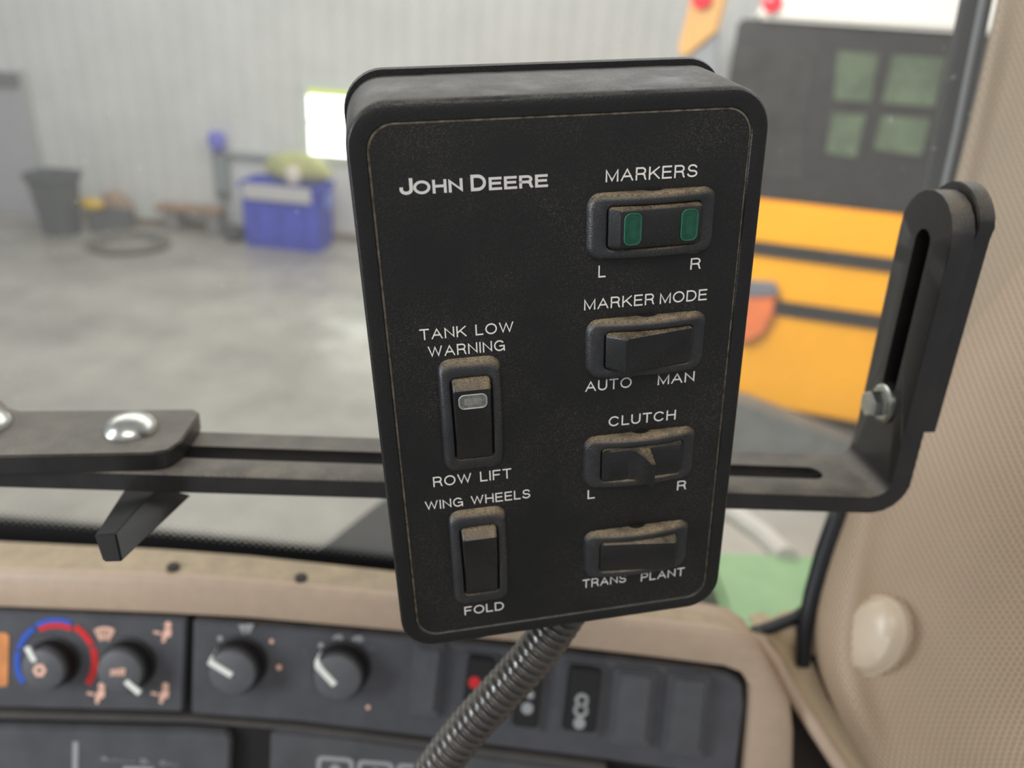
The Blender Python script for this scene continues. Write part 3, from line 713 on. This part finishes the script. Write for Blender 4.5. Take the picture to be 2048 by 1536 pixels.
mr = N.new('ShaderNodeMapRange'); mr.inputs[1].default_value = .17; mr.inputs[2].default_value = .28; L.new(dmin, mr.inputs[0])
mx = N.new('ShaderNodeMix'); mx.data_type = 'RGBA'; L.new(mr.outputs[0], mx.inputs[0])
mx.inputs[6].default_value = (*s2l((84, 66, 52)), 1)
tc = N.new('ShaderNodeTexCoord'); no = N.new('ShaderNodeTexNoise'); no.inputs['Scale'].default_value = 14; L.new(tc.outputs['Object'], no.inputs['Vector'])
m0 = N.new('ShaderNodeMix'); m0.data_type = 'RGBA'; L.new(no.outputs['Fac'], m0.inputs[0]); m0.inputs[6].default_value = (*s2l((182, 158, 134)), 1); m0.inputs[7].default_value = (*s2l((192, 170, 142)), 1)
L.new(m0.outputs[2], mx.inputs[7]); L.new(mx.outputs[2], b.inputs['Base Color'])
bp = N.new('ShaderNodeBump'); bp.inputs['Strength'].default_value = .5; bp.inputs['Distance'].default_value = .0006; L.new(mr.outputs[0], bp.inputs['Height']); L.new(bp.outputs[0], b.inputs['Normal'])
rows = {  # y: [(x, depth) ...]
    -80: [(2012, .625), (2022, .61), (2070, .585), (2150, .54), (2330, .47), (2600, .42)],
    100: [(1972, .63), (1982, .615), (2030, .585), (2110, .545), (2290, .47), (2560, .42)],
    300: [(1925, .635), (1935, .62), (1985, .59), (2065, .55), (2240, .475), (2500, .42)],
    500: [(1872, .64), (1884, .625), (1935, .597), (2020, .555), (2190, .48), (2440, .42)],
    700: [(1808, .645), (1824, .63), (1880, .602), (1965, .56), (2140, .485), (2390, .42)],
    880: [(1742, .65), (1764, .634), (1825, .606), (1915, .565), (2090, .49), (2340, .42)],
    1020: [(1690, .655), (1726, .636), (1785, .61), (1880, .57), (2055, .495), (2300, .42)],
    1120: [(1652, .655), (1706, .634), (1765, .61), (1865, .57), (2040, .495), (2290, .42)],
    1220: [(1630, .652), (1690, .630), (1752, .61), (1856, .57), (2030, .495), (2280, .42)],
    1320: [(1632, .645), (1684, .626), (1752, .605), (1856, .565), (2030, .49), (2280, .42)],
    1430: [(1676, .635), (1716, .618), (1776, .597), (1872, .555), (2040, .485), (2280, .42)],
    1540: [(1742, .622), (1770, .606), (1822, .585), (1905, .545), (2060, .475), (2290, .42)],
    1700: [(1850, .60), (1874, .585), (1920, .565), (1990, .53), (2120, .465), (2330, .41)]}
def catmull(P, sub):
    out = []
    for i in range(len(P) - 1):
        p0, p1, p2, p3 = P[max(i - 1, 0)], P[i], P[i + 1], P[min(i + 2, len(P) - 1)]
        for k in range(sub):
            t = k / sub
            out.append(.5 * ((2 * p1) + (p2 - p0) * t + (2 * p0 - 5 * p1 + 4 * p2 - p3) * t * t + (3 * p1 - p0 - 3 * p2 + p3) * t ** 3))
    out.append(P[-1]); return out
ys = sorted(rows)
grid = [catmull([at(x, y, (d - .016 if 0 < ci_ < 2 else d) if d > .612 else .612 - (.612 - d) * .5) for ci_, (x, d) in enumerate(rows[y])], 5) for y in ys]
nc = len(grid[0]); cols = [catmull([grid[r][c] for r in range(len(ys))], 4) for c in range(nc)]
nr = len(cols[0])
pil = empty('cab_pillar', at(1850, 1500, .57), 'tan perforated vinyl pillar cover at the right of the windshield', 'pillar cover')
po = pil.location.copy()
ref = nr // 2; uacc = []
for r in range(nr):
    l = [0]
    for c in range(1, nc): l.append(l[-1] + (cols[c][r] - cols[c - 1][r]).length)
    mid = l[nc // 2]; uacc.append([q - mid for q in l])
vacc = []
for c in range(nc):
    l = [0]
    for r in range(1, nr): l.append(l[-1] + (cols[nc // 2][r] - cols[nc // 2][r - 1]).length)
    vacc.append(l)
mb = MB(); uvs = []; idg = []
for r in range(nr):
    idg.append(mb.pts([cols[c][r] - po for c in range(nc)])); uvs += [(uacc[r][c], vacc[c][r]) for c in range(nc)]
for r in range(nr - 1):
    for c in range(nc - 1): mb.face((idg[r][c], idg[r + 1][c], idg[r + 1][c + 1], idg[r][c + 1]))
o = mb.build('cover', mp, pil, uvs=uvs, smooth=60)
so = o.modifiers.new('thickness', 'SOLIDIFY'); so.thickness = .012; so.offset = -1.0
# round plug
pc = at(1757, 1266, .603)
ci = min(((cols[c][r] - pc).length, r, c) for r in range(nr) for c in range(nc)); r_, c_ = ci[1], ci[2]
nrm = ((CAM - pc).normalized() * .78 - (R @ Vector((1, .12, 0))) * .62).normalized()
zax = nrm; xax = Vector((0, 0, 1)).cross(zax).normalized(); yax = zax.cross(xax)
mb = MB(); mb.lathe([(.0350, -.008), (.0350, .002), (.034, .002), (.028, .010), (.0255, .0115), (.012, .0122), (.002, .0123)], 48)
mb.v = [(x * .70, y, z) for x, y, z in mb.v]; mb.build('round_plug', mat('smooth_tan_plug', (204, 186, 162), .3, var=.03, scale=40), pil, Matrix.Translation(-po) @ frame(cols[c_][r_] + zax * .005 + (R @ Vector((1, 0, 0))) * .002, xax, yax, zax))
# door / windshield seal strip
sl = [(1950, -80), (1938, 0), (1912, 130), (1886, 260), (1858, 400), (1816, 560), (1770, 720), (1716, 880), (1668, 1020), (1636, 1110), (1612, 1190), (1596, 1260), (1592, 1330)]
SD = .655
P = [at(x + 14, y, SD) for x, y in sl]
seal = empty('windshield_seal', P[-1], 'black rubber seal strip along the windshield edge of the pillar', 'seal')
so_ = seal.location.copy()
mb = MB(); wd = [.013, .013, .0128, .012, .0105, .010, .010, .010, .0095, .009, .008, .007, .006]
loops = []
for i, p in enumerate(P):
    t = (P[min(i + 1, len(P) - 1)] - P[max(i - 1, 0)]).normalized(); vdir = (CAM - p).normalized()
    u = t.cross(vdir).normalized(); v = u.cross(t)
    loops.append([p - so_ + u * math.cos(a) * wd[i] + v * math.sin(a) * .008 for a in [2 * math.pi * k / 16 for k in range(16)]])
mb.loft(loops, True, True); mb.build('seal_strip', M_rubber, seal)
mb = MB(); mb.tube([at(x + 24 + (4 if y < 300 else 0), y, SD - .012) - so_ for x, y in sl[:6]], .003, 8); mb.build('seal_highlight', M_highlight, seal)  # thin grey tube standing in for the highlight along the seal
mb = MB(); mb.tube([at(*q) - so_ for q in ((1500, 1268, .672), (1545, 1254, .67), (1590, 1236, .668), (1628, 1208, .666), (1655, 1165, .664), (1668, 1130, .664))], .0055, 10); mb.build('lower_seal', M_rubber, seal)
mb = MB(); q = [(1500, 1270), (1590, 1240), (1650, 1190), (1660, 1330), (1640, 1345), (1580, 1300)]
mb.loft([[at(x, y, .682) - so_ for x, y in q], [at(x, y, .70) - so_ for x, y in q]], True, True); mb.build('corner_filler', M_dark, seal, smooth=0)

# ================================================================== CONTROL BOX
W, H = .155, .24038
ax = R @ Vector((0.0, 0.0, 0.0))
a_c = Vector((0.16738130, 0.01654137, -0.02469580)).normalized()     # camera axes (x right, y up, z back)
b_c = Vector((0.00801188, -0.23933472, -0.11026957)).normalized()
axv = R @ a_c; ayv = R @ b_c; upv = (-(ayv) - axv * (-(ayv)).dot(axv)).normalized(); azv = axv.cross(upv)
TLp = CAM + R @ (Vector((-0.0627125, 0.10245472, -0.26980958)) * (W / .17))
ctr = TLp + axv * W / 2 - upv * H / 2
MX = frame(ctr, axv, upv, azv); MXi = MX.inverted()
def BX(px, py, h=0.0):
    q = MXi @ on_plane(px, py, ctr + azv * h, azv); return (q.x, q.y)
boxr = empty('control_box', MX, 'black planter control box with rocker switches standing in the foreground centre', 'control box')
hw, hh = W / 2, H / 2
mb = MB()
def outl(i, top=0.0, r=.0155): return rr(-hw + i, hw - i, -hh + i, hh - i + top, max(r - i * .8, .002), 10)
prof = [(0.0, .0065, -.045), (0.0, .0045, -.030), (0.0, .0004, -.0022), (.0003, .0, -.0011), (.0010, 0, -.0003), (.0020, 0, 0), (.0046, 0, 0), (.0066, 0, -.0003), (.0073, 0, -.0012)]
mb.loft([z3(outl(i, tp_), z) for i, tp_, z in prof], False, False)
mb.build('housing', M_shell, boxr, smooth=28)
mb = MB(); mb.loft([z3(outl(-.0006, .0080), -.0455), z3(outl(-.0008, .0086), -.0470), z3(outl(-.0006, .0086), -.052), z3(outl(.002, .0080), -.054)], True, True)
mb.build('back_cover', M_shell, boxr, smooth=40)
mb = MB(); pl = rr(-hw + .0076, hw - .0076, -hh + .0074, hh - .0074, .0095, 10); pl2 = rr(-hw + .0079, hw - .0079, -hh + .0077, hh - .0077, .0093, 10)
mb.loft([z3(pl, -.003), z3(pl, -.0009), z3(pl2, -.0006)], True, True); mb.build('front_panel', M_panel, boxr)
ZP = -.0006
mb = MB(); sA = rr(-hw + .0070, hw - .0070, -hh + .0068, hh - .0068, .0098, 10); sB = rr(-hw + .0078, hw - .0078, -hh + .0076, hh - .0076, .0094, 10)
mb.loft([z3(sA, -.00085), z3(sB, -.00055)]); mb.build('panel_seam', M_seam, boxr, smooth=0)

TXT = [('MARKERS', (1211, 363.5), (1394, 354.5), 26, 1), ('L', (1196.5, 555.5), (1211, 554), 24, 1), ('R', (1380, 539), (1400.5, 538), 22.5, 1),
       ('MARKER MODE', (1168, 619.5), (1413, 601), 22.5, 1), ('AUTO', (1170.5, 782.5), (1262.7, 776), 21, 1), ('MAN', (1315, 769.5), (1388, 763.5), 20.5, 1),
       ('CLUTCH', (1217, 851), (1350.5, 841), 19.5, 1), ('L', (1175, 997.8), (1189.5, 996.5), 17.5, 1), ('R', (1353.5, 980.5), (1371.5, 978.5), 18, 1),
       ('TRANS', (1165, 1176), (1251.7, 1164.5), 16.5, 1), ('PLANT', (1281.4, 1162.5), (1368, 1151), 16, 1),
       ('TANK  LOW', (840, 680.5), (1027, 664.5), 22, 1), ('WARNING', (857, 714.5), (1010, 701.5), 22, 1), ('ROW  LIFT', (867, 973), (1023, 957), 20, 1),
       ('WING  WHEELS', (851, 1020.5), (1060.5, 996), 18, 1), ('FOLD', (929.4, 1229), (1008, 1220.5), 16.5, 1)]
for s_, pa, pb, cp, k in TXT:
    a = BX(*pa, ZP); b = BX(*pb, ZP); h = (Vector(BX(pa[0] - cp * .06, pa[1] - cp, ZP)) - Vector(a)).length
    mb = MB(); put_text(mb, s_, a[0], b[0], (a[1] + b[1]) / 2, h, ZP + .00008)
    mb.build('lettering', M_white, boxr, smooth=0)
mb = MB()
for s_, pa, pb, cp in (('J', (800, 390.5), (827, 389), 33), ('OHN', (827.5, 388.8), (926, 384), 27.5), ('D', (942, 382.5), (972.5, 381), 33), ('EERE', (978, 380.5), (1096, 373.8), 26)):
    a = BX(*pa, ZP); b = BX(*pb, ZP); h = (Vector(BX(pa[0], pa[1] - cp, ZP)) - Vector(a)).length
    put_text(mb, s_, a[0], b[0], a[1] * .5 + BX(pb[0], pb[1], ZP)[1] * .5, h, ZP + .00008, .20, .14)
o = mb.build('brand_lettering', M_brand, boxr, smooth=0)

# ---- rocker switches (local: s along the long side, t across)
LS, TS = .0508, .0252
def switch(cx, cy, vertical, kind):
    Ms = Matrix.Translation((cx, cy, ZP)) @ (Matrix.Rotation(math.radians(90), 4, 'Z') if vertical else Matrix.Identity(4))
    def hz(x, y): return .0058 - .0034 * abs(2 * x / LS) ** 2.0
    def L_(i, r): return rr(-LS / 2 + i, LS / 2 - i, -TS / 2 + i, TS / 2 - i, r, 8)
    # densify long sides so the saddle shows
    def dens(l):
        out = []
        for k in range(len(l)):
            a, b = l[k], l[(k + 1) % len(l)]; out.append(a)
            dd = math.hypot(b[0] - a[0], b[1] - a[1])
            if dd > .006:
                for j in range(1, 8): out.append((a[0] + (b[0] - a[0]) * j / 8, a[1] + (b[1] - a[1]) * j / 8))
        return out
    ol, ow = .0186, .0082            # half opening
    oi = lambda g, r=.0022: dens(rr(-ol + g, ol - g, -ow + g, ow - g, r, 8))
    mb = MB()
    mb.loft([z3(dens(L_(0, .0052)), 0), z3(dens(L_(.0003, .0050)), lambda x, y: hz(x, y) - .0017), z3(dens(L_(.0008, .0046)), lambda x, y: hz(x, y) - .0009), z3(dens(L_(.0015, .004)), lambda x, y: hz(x, y) - .0003),
             z3(dens(L_(.0025, .0034)), hz), z3(oi(-.0006, .0026), lambda x, y: hz(x, y) + .0000), z3(oi(0), lambda x, y: hz(x, y) - .0004), z3(oi(0), -.0)])
    bz = mb.build('switch_bezel', M_bezel, boxr, Ms, smooth=60)
    mb = MB(); mb.loft([z3(oi(-.0001), .0004), z3(oi(-.0001), .0008)], True, True); mb.build('switch_well', M_dark, bz, smooth=0)
    mb = MB(); g = .0004
    sL, sR = -ol + g, ol - g; tT = ow - g
    if kind == 'markers': P_ = (sL + .0036, sR - .0008, .0078, .0066, .0010)
    elif kind == 'mode': P_ = (sL + .0062, sR - .0004, .0112, .0050, .0006)
    elif kind == 'clutch': P_ = (sL + .0028, sR - .0012, .0054, .0052, .0010)
    elif kind == 'trans': P_ = (sL + .0006, sR - .0024, .0040, .0092, .0008)
    elif kind == 'tank': P_ = (sL + .0006, sR - .0034, .0042, .0084, .0008)
    else: P_ = (sL + .0006, sR - .0034, .0036, .0082, .0008)
    a0, a1, zl, zr_, it = P_
    topz = lambda x, y: zl + (zr_ - zl) * (x - a0) / (a1 - a0)
    def shoulder(x, y): return min(topz(min(max(x, a0), a1), y) - .0005, hz(x, y) + .0006 if kind in ('mode', 'markers', 'tank', 'wing', 'trans') else hz(x, y) + .0004)
    n8 = 8
    base = rr(sL, sR, -tT, tT, .0018, n8)
    topo = rr(a0 - .0004, a1 + .0004, -tT + it * .5, tT - it * .5, .0012, n8)
    topi = rr(a0, a1, -tT + it, tT - it, .0012, n8)
    conc = .0009 if kind in ('mode', 'trans') else .0
    mb.loft([z3(base, .0008), z3(base, shoulder), z3(topo, lambda x, y: topz(x, y) - .0004), z3(topi, topz)], False, True)
    rk = mb.build('rocker', M_rocker, bz, smooth=38)
    if kind == 'clutch':
        mb = MB(); zt_ = .0145; prof = [(-.0075, .0050), (-.0042, .0064), (-.0014, .0098), (.0007, zt_), (.0022, zt_), (.0027, .0051)]
        mb.loft([[(s, -tT + .0006, z) for s, z in prof], [(s, tT - .0006 - max(0, (z - .006)) * .35, z) for s, z in prof]], True, True)
        mb.build('fin', M_rocker, bz, bevel=.0003)
    th_ = math.atan2(zr_ - zl, a1 - a0)
    def lens(s0, ls, ts, m, md, nx, ny):
        zc = topz(s0, 0) + .00005
        Ml = Matrix.Translation((s0, 0, zc)) @ Matrix.Rotation(-th_, 4, 'Y')
        mb = MB(); r = min(ls, ts) * .34
        q = lambda i: rr(-ls / 2 + i, ls / 2 - i, -ts / 2 + i, ts / 2 - i, max(r - i, .0004), 6)
        mb.loft([z3(q(0), -.0004), z3(q(0), .0002), z3(q(.0003), .0004), z3(q(.0005), .0002)], False, True)
        mb.build('lens', m, bz, Ml, smooth=30)
        mb = MB()
        mb.loft([z3(q(-.0001), .00018), z3(q(.0000), .00045), z3(q(.00022), .00045), z3(q(.0003), .0002)])
        for i in range(nx):
            for j in range(ny):
                x = (i - (nx - 1) / 2) * .00062; y = (j - (ny - 1) / 2) * .00062
                mb.box(x - .00013, x + .00013, y - .00013, y + .00013, .0001, .00032)
        mb.build('lens_prisms', md, bz, Ml, smooth=0)
    if kind == 'markers':
        lens(a0 + .0048, .0066, .0118, M_green, M_greendot, 4, 11); lens(a1 - .0048, .0066, .0118, M_green, M_greendot, 4, 11)
    if kind == 'tank': lens(a1 - .0050, .0066, .0112, M_clear, M_cleardot, 5, 11)
    if not vertical:
        mb = MB(); n = 14
        pr = [(.0036 * math.cos(math.pi * k / n), .0017 * math.sin(math.pi * k / n)) for k in range(n + 1)]
        mb.loft([[(x, TS / 2 - .0006, z + .0002) for x, z in pr], [(x, TS / 2 + .00012, z + .0002) for x, z in pr]], True, True)
        mb.build('notch', M_dark, bz, smooth=0)
    return bz
def U(mx_, my_): return (mx_ / 1000 - hw, hh - my_ / 1000)
for (mx_, my_), v, k in (((110.7, 47.4), 0, 'markers'), ((111.0, 97.0), 0, 'mode'), ((110.7, 150.0), 0, 'clutch'), ((111.2, 199.3), 0, 'trans'), ((38.0, 121.0), 1, 'tank'), ((37.8, 192.0), 1, 'wing')):
    switch(*U(mx_, my_), v, k)

# ================================================================== CONDUIT
path = [(1135, 1215, .395), (1102, 1265, .40), (1055, 1326, .405), (995, 1392, .41), (930, 1464, .415), (868, 1545, .42), (810, 1640, .425)]
C3 = catmull([at(*p) for p in path], 60)
# resample evenly
acc = [0]
for p, q in zip(C3[:-1], C3[1:]): acc.append(acc[-1] + (q - p).length)
def atlen(s):
    for i in range(1, len(acc)):
        if acc[i] >= s: t = (s - acc[i - 1]) / max(acc[i] - acc[i - 1], 1e-9); return C3[i - 1].lerp(C3[i], t)
    return C3[-1]
st = .0004; npts = int(acc[-1] / st); pitch_ = .0049
org = C3[0]
pp = [atlen(i * st) - org for i in range(npts)]
rad = []
for i in range(npts):
    ph = (i * st % pitch_) / pitch_
    rad.append(.0104 + .0013 * max(-1.0, min(1.0, 1.9 * math.sin(2 * math.pi * ph))))
mb = MB(); mb.tube(pp, rad, 28)
o = mb.build('cable_conduit', M_hose, smooth=70); o.location = org
tag(o, 'grey corrugated cable conduit running down from under the control box', 'conduit')

# ================================================================== MOUNTING ARM
p0 = at(400, 986, .405)                                   # front lower edge of the flat bar
tb, wb = .0115, .048
z0 = p0.z; y0 = p0.y
AY = math.radians(4.7)
MA = frame(p0, Vector((math.cos(AY), math.sin(AY), 0)), Vector((-math.sin(AY), math.cos(AY), 0)), Vector((0, 0, 1)))
arm = empty('mounting_bracket', MA, 'black slotted steel mounting bar bent upward at right, across the windshield', 'mounting bar')
MAi = MA.inverted()
z0 = 0.0; y0 = 0.0
def on_f(px, py, yl):                      # pixel onto the plane y = yl of the bar's own frame
    return (MAi @ on_plane(px, py, MA @ Vector((0, yl, 0)), MA.col[1].to_3d())).x
xb = on_f(1752, 968, 0.0)
xl_ = on_f(-800, 980, 0.0)
def P3(x, y, z): return Vector((x, y, z))
def plate(mb, fx, s0, s1, slot0, slot1, round1=False):
    """plate along s (0..), t across 0..wb; fx(s,t,side) -> point; with a slot"""
    n = 10; sw = .0068; c = wb / 2
    outer = []; inner = []
    r = c if round1 else 0
    K = 24
    # bottom edge -> right end -> top edge -> left end
    for k in range(K + 1): outer.append((s0 + (s1 - r - s0) * k / K, 0)); inner.append((slot0 + sw + (slot1 - slot0 - 2 * sw) * k / K, c - sw))
    for k in range(1, n):
        a = math.radians(-90 + 180 * k / n)
        if round1: outer.append((s1 - r + r * math.cos(a), c + c * math.sin(a)))
        else: outer.append((s1, wb * k / n))
        inner.append((slot1 - sw + sw * math.cos(a), c + sw * math.sin(a)))
    for k in range(K + 1): outer.append((s1 - r + (s0 - s1 + r) * k / K, wb)); inner.append((slot1 - sw + (slot0 - slot1 + 2 * sw) * k / K, c + sw))
    for k in range(1, n):
        a = math.radians(90 + 180 * k / n)
        outer.append((s0, wb * (1 - k / n))); inner.append((slot0 + sw + sw * math.cos(a), c + sw * math.sin(a)))
    e = .0007
    def ins(l, d, out):     # small chamfer inset towards/away from centre
        res = []
        for s, t in l:
            res.append((s, min(max(t, d), wb - d)) if out else (s, t))
        return res
    loops = [[fx(s, t, 0) for s, t in inner], [fx(s, t, 0) for s, t in outer], [fx(s, t, tb - e) for s, t in outer], [fx(s, t, tb) for s, t in ins(outer, e, True)], [fx(s, t, tb) for s, t in inner], [fx(s, t, 0) for s, t in inner]]
    mb.loft(loops)
mb = MB()
slotR = on_f(1648, 930, wb / 2)
plate(mb, lambda s, t, k: P3(s, y0 + t, z0 + k), xl_, xb, xl_ + .02, slotR)
# bend
bang = math.radians(94.3); ri = .009
cx_, cz_ = xb, z0 + tb + ri
loops = []
for k in range(13):
    a = bang * k / 12
    d = lambda rad_: (cx_ + rad_ * math.sin(a), cz_ - rad_ * math.cos(a))
    i_, o_ = d(ri), d(ri + tb)
    loops.append([P3(o_[0], y0, o_[1]), P3(o_[0], y0 + wb, o_[1]), P3(i_[0], y0 + wb, i_[1]), P3(i_[0], y0, i_[1])])
mb.loft(loops)
sx_, sz_ = math.cos(bang), math.sin(bang)
io = (cx_ + (ri + tb) * math.sin(bang), cz_ - (ri + tb) * math.cos(bang))
nx_, nz_ = -math.sin(bang), math.cos(bang)          # towards the inner side
# length of the upright so that its top reaches y = 378 px
def upr(s, t, k): return P3(io[0] + sx_ * s + nx_ * k, y0 + t, io[1] + sz_ * s + nz_ * k)
def proj(p):
    q = R.transposed() @ (MA @ Vector(p) - CAM); return (1024 + F * q.x / -q.z, 768 - F * q.y / -q.z)
LU = min((abs(proj(upr(s / 1000, wb / 2, tb))[1] - 380), s / 1000) for s in range(60, 330))[1]
plate(mb, upr, 0, LU, .045, LU - .020, True)
mb.build('bar', M_steel, arm, smooth=45)
# plate behind the upright, fixed to the pillar
mb = MB(); n = 14; c = wb / 2
ol_ = [(.030, .004), (LU - c + .004, .002)] + [(LU - c + .004 + c * math.cos(math.radians(-90 + 180 * k / n)), c + c * math.sin(math.radians(-90 + 180 * k / n))) for k in range(1, n)] + [(LU - c + .004, wb), (.030, wb)]
mb.loft([[upr(s, t, -.0005) for s, t in ol_], [upr(s, t, -.0095) for s, t in ol_]], True, True)
mb.build('backing_plate', M_steel, arm, bevel=.0006)
# standoff to the pillar
mb = MB(); mb.tube([upr(LU * .5, c + .012, -.009), upr(LU * .5, c + .07, -.05)], .010, 12); mb.build('standoff', M_steel, arm)
# hex bolt on the upright
def fit_s(py): return min((abs(proj(upr(s / 1000, wb * .5, tb))[1] - py), s / 1000) for s in range(1, 300))[1]
sb2 = fit_s(806)
zb3 = Vector((nx_, 0, nz_)); yb3 = Vector((0, 1, 0)); xb3 = yb3.cross(zb3)
Mh = frame(upr(sb2, wb * .50, tb), xb3, yb3, zb3)
mb = MB(); mb.lathe([(.0115, 0), (.0115, .0016), (.0105, .0026), (.0085, .0030)], 28)
ho = mb.build('hex_bolt', M_zinc, arm, Mh)
mb = MB(); mb.lathe([(.0082, .0028), (.0082, .0095), (.0072, .0108)], 6); mb.build('hex_head', M_zinc, ho, smooth=0, bevel=.0003)
# clamp plate on the left, on top of the bar
z1 = z0 + tb
def zpt(px, py, z): return MAi @ on_plane(px, py, (0, 0, p0.z + z), Vector((0, 0, 1)))
tz = .0115
zt1 = z1 + tz
ol_ = [zpt(-420, 938, zt1), zpt(0, 912, zt1), zpt(300, 906, zt1), zpt(335, 900, zt1), zpt(362, 882, zt1), zpt(396, 832, zt1), zpt(398, 824, zt1), zpt(388, 818, zt1), zpt(200, 820, zt1), zpt(40, 821, zt1), zpt(16, 814, zt1), zpt(2, 800, zt1), zpt(-60, 770, zt1), zpt(-420, 785, zt1)]
mb = MB(); mb.loft([[P3(p.x, p.y, z1 + .0001) for p in ol_], [P3(*p) for p in ol_]], True, True)
mb.build('clamp_plate', M_steel, arm, bevel=.0008)
def dome(px, py, wpx, name):
    c3 = zpt(px, py, zt1); r = wpx / 2 * scl(MA @ c3)
    mb = MB(); mb.lathe([(r, 0), (r * .99, .0012), (r * .90, .0034), (r * .72, .0062), (r * .45, .0082), (r * .15, .0090), (r * .02, .0091)], 36)
    return mb.build(name, M_zinc, arm, Matrix.Translation(P3(*c3)))
dome(262, 858, 104, 'carriage_bolt'); dome(-34, 850, 104, 'carriage_bolt')
# hook bar reaching back from the bar
mb = MB()
near = [at(188, 1070, .345), at(232, 1066, .345), at(244, 1124, .345), at(206, 1125, .345)]
far = [at(248, 978, .416), at(314, 972, .416), at(384, 990, .416), at(300, 1010, .416)]
mb.hexa([MAi @ p for p in near], [MAi @ p for p in far]); mb.build('hook', M_hook, arm, bevel=.0008)
# tab that carries the control box
f1 = [MAi @ (MX @ Vector(q)) for q in ((-.02, -.005, -.0541), (.02, -.005, -.0541), (.02, -.035, -.0541), (-.02, -.035, -.0541))]
x_ = sum(p.x for p in f1) / 4
b1 = [Vector((x_ - .02, y0 - .0002, tb - .0008)), Vector((x_ + .02, y0 - .0002, tb - .0008)), Vector((x_ + .02, y0 - .0002, .0008)), Vector((x_ - .02, y0 - .0002, .0008))]
mb = MB(); mb.hexa(f1, b1); mb.build('box_tab', M_steel, arm)
